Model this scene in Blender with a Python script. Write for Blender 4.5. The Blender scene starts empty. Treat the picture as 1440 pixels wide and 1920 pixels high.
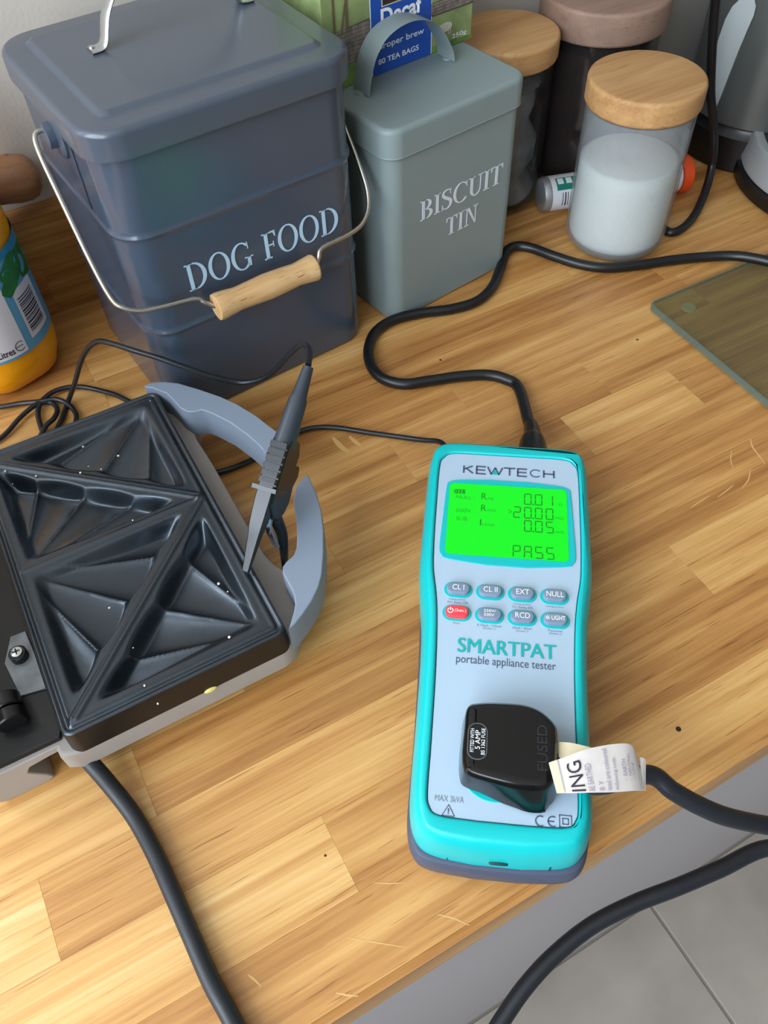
import bpy, bmesh, math, random
import numpy as np
from mathutils import Vector, Matrix
random.seed(7)
SC = bpy.context.scene
COL = SC.collection
PI = math.pi

# ------------------------------------------------------------------ camera
cam = bpy.data.cameras.new('camera')
cam.sensor_width = 36.0
cam.sensor_fit = 'HORIZONTAL'
cam.lens = 38.684
cam.clip_start = 0.01
cam_ob = bpy.data.objects.new('camera', cam)
COL.objects.link(cam_ob)
CR = ((0.874518, -0.484143, -0.028688), (0.399345, 0.685255, 0.609056), (-0.275211, -0.544087, 0.792608))
cam_ob.matrix_world = Matrix(((CR[0][0], CR[1][0], CR[2][0], 0.0), (CR[0][1], CR[1][1], CR[2][1], 0.0),
                              (CR[0][2], CR[1][2], CR[2][2], 0.45), (0, 0, 0, 1)))
SC.camera = cam_ob

# ------------------------------------------------------------------ light and exposure
SC.view_settings.view_transform = 'Standard'
SC.view_settings.look = 'None'
SC.view_settings.gamma = 1.0
SC.view_settings.use_curve_mapping = False
SC.view_settings.exposure = 0.36
world = bpy.data.worlds.new('daylight')
SC.world = world
world.use_nodes = True
bgn = world.node_tree.nodes['Background']
bgn.inputs[0].default_value = (0.62, 0.78, 1.0, 1)
bgn.inputs[1].default_value = 2.0

def area_light(name, loc, rot, sx, sy, power, color):
    l = bpy.data.lights.new(name, 'AREA')
    l.shape = 'RECTANGLE'; l.size = sx; l.size_y = sy; l.energy = power; l.color = color
    o = bpy.data.objects.new(name, l); COL.objects.link(o)
    o.location = loc; o.rotation_euler = rot
    return o

# daylight enters by two windows left of the picture: a small one in the back wall and a wide one in the left wall
WIN = dict(x0=-1.02, x1=-0.40, z0=0.20, z1=1.30, y=0.66)
area_light('window_daylight', ((WIN['x0'] + WIN['x1']) / 2, WIN['y'] + 0.16, (WIN['z0'] + WIN['z1']) / 2),
           (-PI / 2, 0, 0), WIN['x1'] - WIN['x0'], WIN['z1'] - WIN['z0'], 17.0, (0.89, 0.95, 1.0))
WIN2 = dict(y0=-1.50, y1=0.50, z0=0.15, z1=1.86, x=-1.15)
area_light('garden_daylight', (WIN2['x'] - 0.16, (WIN2['y0'] + WIN2['y1']) / 2, (WIN2['z0'] + WIN2['z1']) / 2),
           (0, -PI / 2, 0), WIN2['z1'] - WIN2['z0'], WIN2['y1'] - WIN2['y0'], 58.0, (0.89, 0.95, 1.0))

# ------------------------------------------------------------------ materials
def s2l(c):
    return c / 12.92 if c <= 0.04045 else ((c + 0.055) / 1.055) ** 2.4
def hexc(h):
    h = h.lstrip('#')
    return tuple(s2l(int(h[i:i + 2], 16) / 255) for i in (0, 2, 4)) + (1.0,)
MATS = {}
def mat(name, col='#808080', rough=0.5, metal=0.0, coat=0.0, coat_rough=0.1, spec=0.5, bump=0.0, bscale=200.0,
        var=0.0, vscale=20.0, emit=None, estr=0.0, trans=0.0, alpha=1.0, rvar=0.0):
    if name in MATS: return MATS[name]
    m = bpy.data.materials.new(name); m.use_nodes = True
    nt = m.node_tree; b = nt.nodes['Principled BSDF']
    c = hexc(col)
    b.inputs['Base Color'].default_value = c
    b.inputs['Roughness'].default_value = rough
    b.inputs['Metallic'].default_value = metal
    b.inputs['Coat Weight'].default_value = coat
    b.inputs['Coat Roughness'].default_value = coat_rough
    b.inputs['Specular IOR Level'].default_value = spec
    b.inputs['Transmission Weight'].default_value = trans
    b.inputs['Alpha'].default_value = alpha
    if emit:
        b.inputs['Emission Color'].default_value = hexc(emit); b.inputs['Emission Strength'].default_value = estr
    tc = nt.nodes.new('ShaderNodeTexCoord')
    if bump > 0:
        n = nt.nodes.new('ShaderNodeTexNoise'); n.inputs['Scale'].default_value = bscale; n.inputs['Detail'].default_value = 3
        nt.links.new(tc.outputs['Object'], n.inputs['Vector'])
        bp = nt.nodes.new('ShaderNodeBump'); bp.inputs['Strength'].default_value = bump; bp.inputs['Distance'].default_value = 0.001
        nt.links.new(n.outputs['Fac'], bp.inputs['Height']); nt.links.new(bp.outputs['Normal'], b.inputs['Normal'])
    if var > 0 or rvar > 0:
        n2 = nt.nodes.new('ShaderNodeTexNoise'); n2.inputs['Scale'].default_value = vscale; n2.inputs['Detail'].default_value = 5
        nt.links.new(tc.outputs['Object'], n2.inputs['Vector'])
        if var > 0:
            r = nt.nodes.new('ShaderNodeValToRGB')
            r.color_ramp.elements[0].position = 0.3; r.color_ramp.elements[1].position = 0.7
            r.color_ramp.elements[0].color = tuple(x * (1 - var) for x in c[:3]) + (1,)
            r.color_ramp.elements[1].color = tuple(min(1, x * (1 + var)) for x in c[:3]) + (1,)
            nt.links.new(n2.outputs['Fac'], r.inputs['Fac']); nt.links.new(r.outputs['Color'], b.inputs['Base Color'])
        if rvar > 0:
            mr = nt.nodes.new('ShaderNodeMapRange')
            mr.inputs['From Min'].default_value = 0.3; mr.inputs['From Max'].default_value = 0.7
            mr.inputs['To Min'].default_value = max(0.02, rough - rvar); mr.inputs['To Max'].default_value = rough + rvar
            nt.links.new(n2.outputs['Fac'], mr.inputs['Value']); nt.links.new(mr.outputs['Result'], b.inputs['Roughness'])
    MATS[name] = m
    return m

def wood_mat(name, cols, scale=1.0, rough=0.4, axis='X', coat=0.1, use_tone=True, pores=True):
    """oak: streaks along one axis, slow figure, short dark pores; 'tone' is set per stave"""
    m = bpy.data.materials.new(name); m.use_nodes = True
    nt = m.node_tree; L = nt.links; N = nt.nodes; b = N['Principled BSDF']
    b.inputs['Coat Weight'].default_value = coat; b.inputs['Coat Roughness'].default_value = 0.28
    tc = N.new('ShaderNodeTexCoord')
    at = N.new('ShaderNodeAttribute'); at.attribute_type = 'OBJECT'; at.attribute_name = 'tone'
    sd = N.new('ShaderNodeAttribute'); sd.attribute_type = 'OBJECT'; sd.attribute_name = 'seed'
    add = N.new('ShaderNodeVectorMath'); add.operation = 'ADD'
    mul = N.new('ShaderNodeVectorMath'); mul.operation = 'SCALE'; mul.inputs[0].default_value = (3.1, 1.7, 2.3)
    L.new(sd.outputs['Fac'], mul.inputs['Scale']); L.new(tc.outputs['Object'], add.inputs[0]); L.new(mul.outputs[0], add.inputs[1])
    def mapped(sx, sy, sz):
        mp = N.new('ShaderNodeMapping')
        s = (sx, sy, sz) if axis == 'X' else (sy, sz, sx) if axis == 'Z' else (sy, sx, sz)
        mp.inputs['Scale'].default_value = tuple(v * scale for v in s)
        L.new(add.outputs[0], mp.inputs['Vector']); return mp
    def noise(mp, sc, det, dist=0.0):
        n = N.new('ShaderNodeTexNoise'); n.inputs['Scale'].default_value = sc; n.inputs['Detail'].default_value = det
        n.inputs['Distortion'].default_value = dist; L.new(mp.outputs[0], n.inputs['Vector']); return n
    streak = noise(mapped(2.0, 60, 60), 1.6, 6, 0.4)
    figure = noise(mapped(3.5, 28, 28), 1.0, 3, 1.2)
    fine = noise(mapped(14, 600, 600), 1.0, 2)
    def math_(op, a, bb):
        n = N.new('ShaderNodeMath'); n.operation = op
        for i, v in enumerate((a, bb)):
            if isinstance(v, (int, float)): n.inputs[i].default_value = v
            else: L.new(v, n.inputs[i])
        return n.outputs[0]
    f = math_('ADD', math_('MULTIPLY', math_('SUBTRACT', streak.outputs['Fac'], 0.5), 0.95), math_('MULTIPLY', math_('SUBTRACT', figure.outputs['Fac'], 0.5), 0.75))
    f = math_('ADD', f, math_('MULTIPLY', math_('SUBTRACT', fine.outputs['Fac'], 0.5), 0.42))
    f = math_('ADD', f, at.outputs['Fac'] if use_tone else 0.5)
    r = N.new('ShaderNodeValToRGB'); els = r.color_ramp.elements
    els[0].color = hexc(cols[0]); els[0].position = 0.0; els[1].color = hexc(cols[-1]); els[1].position = 1.0
    for i, c in enumerate(cols[1:-1]):
        e = els.new((i + 1) / (len(cols) - 1)); e.color = hexc(c)
    L.new(f, r.inputs['Fac'])
    colr = r.outputs['Color']
    if pores:
        pn = noise(mapped(30, 900, 900), 1.0, 1)
        pr = N.new('ShaderNodeMapRange'); pr.inputs['From Min'].default_value = 0.68; pr.inputs['From Max'].default_value = 0.74
        L.new(pn.outputs['Fac'], pr.inputs['Value'])
        mx = N.new('ShaderNodeMix'); mx.data_type = 'RGBA'; mx.blend_type = 'MULTIPLY'
        L.new(math_('MULTIPLY', pr.outputs[0], 0.55), mx.inputs['Factor']); L.new(colr, mx.inputs['A']); mx.inputs['B'].default_value = hexc('#9a6a38')
        colr = mx.outputs['Result']
    L.new(colr, b.inputs['Base Color'])
    b.inputs['Roughness'].default_value = rough
    bp = N.new('ShaderNodeBump'); bp.inputs['Strength'].default_value = 0.12; bp.inputs['Distance'].default_value = 0.0006
    L.new(fine.outputs['Fac'], bp.inputs['Height']); L.new(bp.outputs['Normal'], b.inputs['Normal'])
    MATS[name] = m
    return m

def glass_mat(name, tint='#ffffff', refl=1.0, body=0.0, bodycol='#888888', ior=1.45, rough=0.02):
    """thin clear glass: transparent with fresnel reflection, optionally a faint milky body"""
    m = bpy.data.materials.new(name); m.use_nodes = True
    nt = m.node_tree; L = nt.links; N = nt.nodes
    N.remove(N['Principled BSDF']); out = N['Material Output']
    tr = N.new('ShaderNodeBsdfTransparent'); tr.inputs[0].default_value = hexc(tint)
    lw = N.new('ShaderNodeLayerWeight'); lw.inputs['Blend'].default_value = 0.5
    gl = N.new('ShaderNodeBsdfGlossy'); gl.inputs['Roughness'].default_value = rough
    fr = N.new('ShaderNodeMapRange'); pw = N.new('ShaderNodeMath'); pw.operation = 'POWER'; pw.inputs[1].default_value = 4.0
    L.new(lw.outputs['Facing'], pw.inputs[0]); L.new(pw.outputs[0], fr.inputs['Value']); fr.inputs['To Min'].default_value = 0.04; fr.inputs['To Max'].default_value = 0.75
    mx = N.new('ShaderNodeMixShader'); base = tr.outputs[0]
    if body > 0:
        df = N.new('ShaderNodeBsdfDiffuse'); df.inputs[0].default_value = hexc(bodycol)
        m0 = N.new('ShaderNodeMixShader'); m0.inputs[0].default_value = body
        L.new(tr.outputs[0], m0.inputs[1]); L.new(df.outputs[0], m0.inputs[2]); base = m0.outputs[0]
    mm = N.new('ShaderNodeMath'); mm.operation = 'MULTIPLY'; mm.inputs[1].default_value = refl
    L.new(fr.outputs[0], mm.inputs[0]); L.new(mm.outputs[0], mx.inputs[0])
    L.new(base, mx.inputs[1]); L.new(gl.outputs[0], mx.inputs[2]); L.new(mx.outputs[0], out.inputs[0])
    MATS[name] = m
    return m

OAK = wood_mat('oiled_oak', ['#7d4f24', '#a06c36', '#bd894c', '#d3a463', '#e2bb80'], rough=0.42)
CORK = wood_mat('cork_lid_wood', ['#8a5f36', '#ab7f4f', '#bf9664', '#cba674'], scale=1.0, rough=0.6, use_tone=False, coat=0.0)
BEECH = wood_mat('beech_grip', ['#a87a48', '#c79c66', '#d8b483', '#e2c396'], scale=1.4, rough=0.45, use_tone=False)
DARKWOOD = wood_mat('brown_wood', ['#7a5231', '#946644', '#ab7e58', '#b98c66'], scale=1.2, rough=0.5, use_tone=False)
M_WALL = mat('wall_paint', '#cbc3b9', 0.75, bump=0.15, bscale=300)
M_WALL2 = mat('room_paint', '#a29d96', 0.8, bump=0.1, bscale=120)
M_CEIL = mat('ceiling_paint', '#cfccc6', 0.85, bump=0.1, bscale=120)
M_WHITE = mat('white_gloss', '#dddddd', 0.35, bump=0.05)
M_TILE = mat('floor_tile', '#aea59a', 0.5, var=0.14, vscale=9, bump=0.15, bscale=60)
M_GROUT = mat('grout', '#8d867d', 0.9, bump=0.3)
M_CAB = mat('cabinet_paint', '#b1adb1', 0.45, bump=0.06, bscale=400)
M_TEAL = mat('teal_rubber', '#00b6b7', 0.38, bump=0.03, bscale=900)
M_SHELL = mat('slate_shell', '#444c5f', 0.45, bump=0.05, bscale=900)
M_PANEL = mat('pale_panel', '#a9c0d2', 0.32, bump=0.02, bscale=900)
M_INK = mat('dark_ink', '#4d566e', 0.5)
M_INKT = mat('teal_ink', '#0aa9a8', 0.45)
M_GREYINK = mat('grey_ink', '#7d8796', 0.5)
M_BTN = mat('button_grey', '#77879b', 0.42, bump=0.03, bscale=900)
M_RED = mat('button_red', '#f0414a', 0.4)
M_LEGEND = mat('white_legend', '#f2f6f8', 0.5)
M_LCD = mat('lcd_backlight', '#06340a', 0.12, emit='#00ff1e', estr=0.72, spec=0.4)
M_SEG = mat('lcd_segment', '#0c5f12', 0.4, emit='#0a8a18', estr=0.22)
M_SEGF = mat('lcd_faint_segment', '#0a8f1a', 0.4, emit='#08a01a', estr=0.24)
M_BLACK = mat('black_plastic', '#0c0e10', 0.35, bump=0.04, bscale=700)
M_GLOSSBLACK = mat('gloss_black_plastic', '#060708', 0.18, coat=0.2)
M_CABLE = mat('black_pvc', '#0f1215', 0.36, bump=0.05, bscale=300)
M_CORD = mat('worn_grey_cord', '#191d23', 0.42, bump=0.08, bscale=200, rvar=0.08, vscale=60)
M_THIN = mat('thin_lead_pvc', '#1a1e23', 0.34)
M_CLIP = mat('clip_plastic', '#10181c', 0.27, spec=0.6, bump=0.04, bscale=700)
M_STEEL = mat('bright_steel', '#cfd2d4', 0.22, metal=1.0, rvar=0.05, vscale=40)
M_WIRE = mat('bail_wire_steel', '#c9c4b8', 0.3, metal=1.0)
M_SLATE = mat('slate_enamel', '#414d5d', 0.27, coat=0.35, coat_rough=0.12, bump=0.02, bscale=300)
M_SLATEL = mat('slate_enamel_lid', '#49525e', 0.30, coat=0.3, coat_rough=0.16, bump=0.02, bscale=300)
M_LETTER = mat('pale_blue_print', '#b3d2e8', 0.5)
M_TIN = mat('sage_grey_paint', '#808e8e', 0.5, bump=0.06, bscale=900)
M_TINLET = mat('white_print', '#d4dde6', 0.5)
M_PLATE = mat('nonstick_coating', '#12171d', 0.32, spec=1.0, coat=0.12, coat_rough=0.10, bump=0.06, bscale=250, rvar=0.10, vscale=45)
M_PLATE.node_tree.nodes['Principled BSDF'].inputs['Specular Tint'].default_value = (0.72, 0.86, 1.0, 1)
M_TSIDE = mat('plate_side', '#0c0d0e', 0.45, bump=0.15, bscale=150)
M_TGREY = mat('toaster_grey', '#8f9499', 0.42, bump=0.05, bscale=500, var=0.06, vscale=30)
M_HANDLE = mat('handle_blue_grey', '#808c9c', 0.42, bump=0.03, bscale=700)
M_BEIGE = mat('toaster_taupe', '#9d9791', 0.5, bump=0.05, bscale=500, var=0.05, vscale=40)
M_ALU = mat('dull_aluminium', '#8b9095', 0.5, metal=0.3, var=0.25, vscale=90)
M_CRUMB = mat('crumb', '#e9e2cf', 0.7)
M_CHEESE = mat('dried_cheese', '#e3d27a', 0.55)
M_SALT = mat('white_salt', '#fdf9f4', 0.9, bump=0.35, bscale=900)
M_COFFEE = mat('coffee', '#2a140c', 0.85, spec=0.2, bump=0.3, bscale=300, var=0.3, vscale=200)
M_GREYFILL = mat('grey_packets', '#8d8589', 0.6, bump=0.6, bscale=60, var=0.35, vscale=35)
M_BLUEBOX = mat('blue_print', '#1b4fae', 0.45)
M_SILVER = mat('silver_plastic', '#a7a9aa', 0.4, metal=0.3)
M_PALE = mat('pale_highlight', '#a3aaaa', 0.4)
M_PAPER = mat('tag_paper', '#cfc9c4', 0.75, var=0.05, vscale=120)
M_YELLOWP = mat('tag_aged_edge', '#d3c6a4', 0.75, var=0.08, vscale=120)
M_TAGINK = mat('tag_ink', '#2b2030', 0.7)
M_TAGINK2 = mat('tag_faint_ink', '#9b93a8', 0.7)
M_BLABEL = mat('label_blue', '#5ba3c9', 0.4)
M_BLABEL2 = mat('label_deep_blue', '#2f8db3', 0.4)
M_BWHITE = mat('label_white', '#dcdce4', 0.45)
M_BLEAF = mat('label_leaf_green', '#2a7a3a', 0.45, var=0.35, vscale=60)
M_LIME = mat('label_lime', '#8fb53a', 0.45)
M_BLKINK = mat('black_print', '#1d1c22', 0.5)
M_ORANGECAP = mat('orange_cap', '#e8501c', 0.4)
M_TUBEW = mat('tube_white', '#d9dadf', 0.4)
M_TUBEG = mat('tube_green', '#157a66', 0.4)
M_TUBER = mat('tube_red', '#c9342e', 0.4)
M_TUBEEND = mat('tube_metal_end', '#a9adb0', 0.35, metal=0.6)
G_JAR = glass_mat('jar_glass', '#eef2f2', refl=0.6, body=0.012, bodycol='#c8ccd4')
G_SALT = glass_mat('dusty_jar_glass', '#eef2f2', refl=0.6, body=0.16, bodycol='#d6d9de')
G_BOARD = glass_mat('board_glass', '#e6e8dc', refl=0.4, body=0.11, bodycol='#94947f', rough=0.2)
G_EDGE = glass_mat('board_edge_glass', '#b9cdc2', refl=0.7, body=0.35, bodycol='#8a9d95', rough=0.15)
G_PET = glass_mat('clear_pet', '#ffffff', refl=0.9)

def squash_mat():
    m = mat('orange_squash', '#f5a50a', 0.15, coat=0.3, coat_rough=0.05)
    b = m.node_tree.nodes['Principled BSDF']
    b.inputs['Subsurface Weight'].default_value = 0.25
    b.inputs['Subsurface Radius'].default_value = (1.0, 0.5, 0.1)
    b.inputs['Subsurface Scale'].default_value = 0.03
    return m
M_SQUASH = squash_mat()

# ------------------------------------------------------------------ mesh helpers
def link(name, me, m=None, parent=None, kind=None):
    o = bpy.data.objects.new(name, me)
    if m is not None:
        for x in (m if isinstance(m, (list, tuple)) else [m]): me.materials.append(x)
    COL.objects.link(o)
    if me.get('wn'):
        w_ = o.modifiers.new('weighted_normals', 'WEIGHTED_NORMAL'); w_.keep_sharp = True; w_.weight = 60
    if parent is not None: o.parent = parent
    if kind: o['kind'] = kind
    return o
def finish(bm, sharp=38, recalc=True):
    if recalc: bmesh.ops.recalc_face_normals(bm, faces=bm.faces)
    me = bpy.data.meshes.new('mesh')
    bm.to_mesh(me); bm.free()
    if sharp is not None:
        me.shade_smooth(); me.set_sharp_from_angle(angle=math.radians(sharp)); me['wn'] = 1
    return me
def thing(name, label, cat, loc=(0, 0, 0), rz=0.0, group=None, rot=None):
    o = bpy.data.objects.new(name, None); COL.objects.link(o)
    o.empty_display_size = 0.02
    o.location = loc; o.rotation_euler = rot if rot else (0, 0, rz)
    tag(o, label, cat, group)
    return o
def tag(o, label, cat, group=None):
    o['label'] = label; o['category'] = cat
    if group: o['group'] = group
    return o
def rr(x0, y0, x1, y1, r, n=6):
    """rounded rectangle, counter-clockwise"""
    pts = []
    for cx, cy, a0 in ((x1 - r, y0 + r, -90), (x1 - r, y1 - r, 0), (x0 + r, y1 - r, 90), (x0 + r, y0 + r, 180)):
        for k in range(n + 1):
            a = math.radians(a0 + 90 * k / n); pts.append((cx + r * math.cos(a), cy + r * math.sin(a)))
    return pts
def circle(cx, cy, r, n=40):
    return [(cx + r * math.cos(2 * PI * k / n), cy + r * math.sin(2 * PI * k / n)) for k in range(n)]
def area2(p):
    return sum(p[i][0] * p[(i + 1) % len(p)][1] - p[(i + 1) % len(p)][0] * p[i][1] for i in range(len(p))) / 2
def ccw(p):
    return list(p) if area2(p) > 0 else list(reversed(p))
def inset(p, d):
    """moves every point of a CCW outline inwards by d"""
    n = len(p); out = []
    for i in range(n):
        ax, ay = p[i - 1]; bx, by = p[i]; cx, cy = p[(i + 1) % n]
        d1 = Vector((bx - ax, by - ay)); d2 = Vector((cx - bx, cy - by))
        if d1.length < 1e-9: d1 = d2
        if d2.length < 1e-9: d2 = d1
        n1 = Vector((-d1.y, d1.x)).normalized(); n2 = Vector((-d2.y, d2.x)).normalized()
        nn = n1 + n2
        if nn.length < 1e-6: nn = n1
        nn.normalize(); k = d / max(0.45, nn.dot(n1))
        out.append((bx + nn.x * k, by + nn.y * k))
    return out
def loft(rings, cap0=True, cap1=True, bm=None, xf=None):
    """rings: [(outline, z)] of equal length"""
    bm = bm or bmesh.new()
    prev = None; first = None
    for pts, z in rings:
        vs = []
        for i, p in enumerate(pts):
            v = Vector((p[0], p[1], z[i] if isinstance(z, (list, tuple)) else z))
            if xf is not None: v = xf @ v
            vs.append(bm.verts.new(v))
        if prev:
            n = len(vs)
            for i in range(n):
                bm.faces.new((prev[i], prev[(i + 1) % n], vs[(i + 1) % n], vs[i]))
        else: first = vs
        prev = vs
    if cap0: bm.faces.new(list(reversed(first)))
    if cap1: bm.faces.new(prev)
    return bm
def slab(outline, z0, z1, bev=0.001, bm=None, xf=None, bot=True):
    p = ccw(outline)
    rings = []
    if bot: rings.append((inset(p, bev * 0.7), z0)); rings.append((p, z0 + bev * 0.7))
    else: rings.append((p, z0))
    rings += [(p, z1 - bev), (inset(p, bev * 0.3), z1 - bev * 0.3), (inset(p, bev), z1)]
    return loft(rings, bm=bm, xf=xf)
def lathe(prof, n=40, bm=None, cx=0, cy=0, closed=True):
    bm = bm or bmesh.new()
    rings = [(circle(cx, cy, max(r, 1e-5), n), z) for r, z in prof]
    return loft(rings, closed, closed, bm)
def box(bm, x0, y0, z0, x1, y1, z1, xf=None):
    vs = [bm.verts.new((xf @ Vector(p)) if xf is not None else p) for p in
          ((x0, y0, z0), (x1, y0, z0), (x1, y1, z0), (x0, y1, z0), (x0, y0, z1), (x1, y0, z1), (x1, y1, z1), (x0, y1, z1))]
    for f in ((0, 3, 2, 1), (4, 5, 6, 7), (0, 1, 5, 4), (1, 2, 6, 5), (2, 3, 7, 6), (3, 0, 4, 7)):
        bm.faces.new([vs[i] for i in f])
    return bm
def boxob(name, x0, y0, z0, x1, y1, z1, m, parent=None, bev=0.0, kind=None):
    bm = box(bmesh.new(), x0, y0, z0, x1, y1, z1)
    if bev > 0: bmesh.ops.bevel(bm, geom=list(bm.edges), offset=bev, segments=2, affect='EDGES', profile=0.6)
    return link(name, finish(bm), m, parent, kind)
def crom(P, k=8, closed=False):
    """Catmull-Rom through the points"""
    P = [Vector(p) for p in P]; out = []
    n = len(P)
    for i in range(n if closed else n - 1):
        if closed: p0, p1, p2, p3 = P[i - 1], P[i], P[(i + 1) % n], P[(i + 2) % n]
        else:
            p1, p2 = P[i], P[i + 1]
            p0 = P[i - 1] if i else p1 * 2 - p2
            p3 = P[i + 2] if i + 2 < n else p2 * 2 - p1
        for j in range(k):
            t = j / k
            out.append(0.5 * ((2 * p1) + (p2 - p0) * t + (2 * p0 - 5 * p1 + 4 * p2 - p3) * t * t + (3 * p1 - p0 - 3 * p2 + p3) * t ** 3))
    if not closed: out.append(P[-1])
    return out
def sweep(P, r, n=12, bm=None, sx=1.0, sy=1.0, up=None):
    """round (or oval) tube along a polyline; r a number or a list"""
    bm = bm or bmesh.new()
    P = [Vector(p) for p in P]; m = len(P)
    T = [((P[min(i + 1, m - 1)] - P[max(i - 1, 0)]).normalized()) for i in range(m)]
    ref = Vector(up) if up else (Vector((0, 0, 1)) if abs(T[0].z) < 0.9 else Vector((1, 0, 0)))
    N = (ref - T[0] * ref.dot(T[0])).normalized()
    prev = None
    for i in range(m):
        if i: N = (N - T[i] * N.dot(T[i])).normalized()
        B = T[i].cross(N)
        rad = r[i] if isinstance(r, (list, tuple)) else r
        vs = [bm.verts.new(P[i] + N * (math.sin(2 * PI * k / n) * rad * sy) + B * (math.cos(2 * PI * k / n) * rad * sx)) for k in range(n)]
        if prev:
            for k in range(n): bm.faces.new((prev[k], prev[(k + 1) % n], vs[(k + 1) % n], vs[k]))
        else: bm.faces.new(list(reversed(vs)))
        prev = vs
    bm.faces.new(prev)
    return bm
def tube(name, pts, r, m, parent=None, k=8, n=12, smooth=True):
    P = crom(pts, k) if smooth else pts
    return link(name, finish(sweep(P, r, n), sharp=60), m, parent)
def flat(polys, z=0.0, th=0.0003, xf=None, bm=None):
    """thin printed shapes: list of outlines, given a hair of thickness"""
    bm = bm or bmesh.new()
    for p in polys:
        p = ccw(p)
        loft([(p, z), (p, z + th)], cap0=False, bm=bm, xf=xf)
    return bm
def ring_poly(cx, cy, rx, ry, rx2, ry2, a0=0, a1=360, n=36):
    """ring sector as quads"""
    out = []
    for k in range(n):
        a, b = math.radians(a0 + (a1 - a0) * k / n), math.radians(a0 + (a1 - a0) * (k + 1) / n)
        out.append([(cx + rx * math.cos(a), cy + ry * math.sin(a)), (cx + rx * math.cos(b), cy + ry * math.sin(b)),
                    (cx + rx2 * math.cos(b), cy + ry2 * math.sin(b)), (cx + rx2 * math.cos(a), cy + ry2 * math.sin(a))])
    return out
def stroke(pts, ws, k=8):
    P = crom([(p[0], p[1], 0) for p in pts], k); m = len(P); out = []
    W = [np.interp(i / (m - 1) * (len(ws) - 1), range(len(ws)), ws) for i in range(m)]
    L, R_ = [], []
    for i in range(m):
        t = (P[min(i + 1, m - 1)] - P[max(i - 1, 0)]).normalized(); nn = Vector((-t.y, t.x, 0))
        L.append(P[i] + nn * W[i] / 2); R_.append(P[i] - nn * W[i] / 2)
    for i in range(m - 1): out.append([tuple(L[i][:2]), tuple(L[i + 1][:2]), tuple(R_[i + 1][:2]), tuple(R_[i][:2])])
    return out
def rect(x0, y0, x1, y1): return [(x0, y0), (x1, y0), (x1, y1), (x0, y1)]

# classic serif capitals, cap height 1
def serif(ch):
    s, t = 0.135, 0.045      # thick and thin strokes
    def foot(x, y, w=0.30):
        yy = (y, y + t) if y < 0.5 else (y - t, y)
        return rect(x - w / 2, yy[0], x + w / 2, yy[1])
    def stem(x, w=s): return [rect(x - w / 2, 0, x + w / 2, 1), foot(x, 0), foot(x, 1)]
    if ch == 'I': return stem(0.16), 0.32
    if ch == 'T': return [rect(0.33 - s / 2, 0, 0.33 + s / 2, 1), foot(0.33, 0), rect(0.02, 0.95, 0.64, 1.0),
                          [(0.02, 1), (0.02, 0.77), (0.05, 0.77), (0.10, 0.95)], [(0.64, 1), (0.64, 0.77), (0.61, 0.77), (0.56, 0.95)]], 0.66
    if ch == 'F': return stem(0.17) + [rect(0.17, 0.95, 0.54, 1.0), [(0.54, 1), (0.54, 0.78), (0.51, 0.78), (0.45, 0.95)],
                                       rect(0.17, 0.48, 0.44, 0.53), rect(0.42, 0.40, 0.45, 0.61)], 0.57
    if ch == 'D': return stem(0.17) + ring_poly(0.30, 0.5, 0.46, 0.5, 0.32, 0.455, -90, 90) + [rect(0.17, 0, 0.31, t), rect(0.17, 1 - t, 0.31, 1)], 0.80
    if ch == 'O': return ring_poly(0.42, 0.5, 0.40, 0.52, 0.27, 0.475), 0.84
    if ch == 'C': return ring_poly(0.42, 0.5, 0.40, 0.52, 0.27, 0.475, 45, 318) + [[(0.66, 0.98), (0.69, 0.98), (0.71, 0.72), (0.67, 0.72)]], 0.74
    if ch == 'G': return ring_poly(0.42, 0.5, 0.40, 0.52, 0.27, 0.475, 45, 318) + [[(0.66, 0.98), (0.69, 0.98), (0.71, 0.72), (0.67, 0.72)],
                          rect(0.62, 0.06, 0.745, 0.42), rect(0.52, 0.38, 0.84, 0.42)], 0.84
    if ch == 'B': return stem(0.17) + ring_poly(0.30, 0.26, 0.32, 0.26, 0.18, 0.215, -90, 90) + ring_poly(0.28, 0.75, 0.28, 0.25, 0.145, 0.205, -90, 90) + \
                   [rect(0.17, 0, 0.31, t), rect(0.17, 1 - t, 0.29, 1), rect(0.17, 0.50, 0.31, 0.545)], 0.66
    if ch == 'U': return [rect(0.11, 0.3, 0.11 + s, 1), foot(0.178, 1), rect(0.60, 0.3, 0.645, 1), foot(0.62, 1, 0.24)] + \
                   ring_poly(0.3775, 0.31, 0.2675, 0.33, 0.1325, 0.27, 180, 270, 14) + ring_poly(0.3775, 0.31, 0.2675, 0.33, 0.2225, 0.27, 270, 360, 14), 0.76
    if ch == 'N': return [rect(0.14, 0, 0.185, 1), foot(0.16, 0, 0.26), rect(0.03, 0.955, 0.2, 1), rect(0.64, 0, 0.685, 1), foot(0.66, 1, 0.26),
                          [(0.13, 1), (0.29, 1), (0.70, 0.0), (0.62, 0.0)]], 0.82
    if ch == 'S': return stroke([(0.47, 0.80), (0.40, 0.95), (0.26, 0.98), (0.12, 0.90), (0.10, 0.74), (0.22, 0.60), (0.38, 0.48), (0.48, 0.34), (0.46, 0.14), (0.32, 0.02), (0.16, 0.04), (0.07, 0.20)],
                          [0.04, 0.05, 0.05, 0.08, 0.13, 0.15, 0.15, 0.14, 0.10, 0.06, 0.05, 0.04]) + [rect(0.45, 0.73, 0.48, 0.99), rect(0.05, 0.0, 0.08, 0.29)], 0.56
    return [], 0.34
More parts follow.
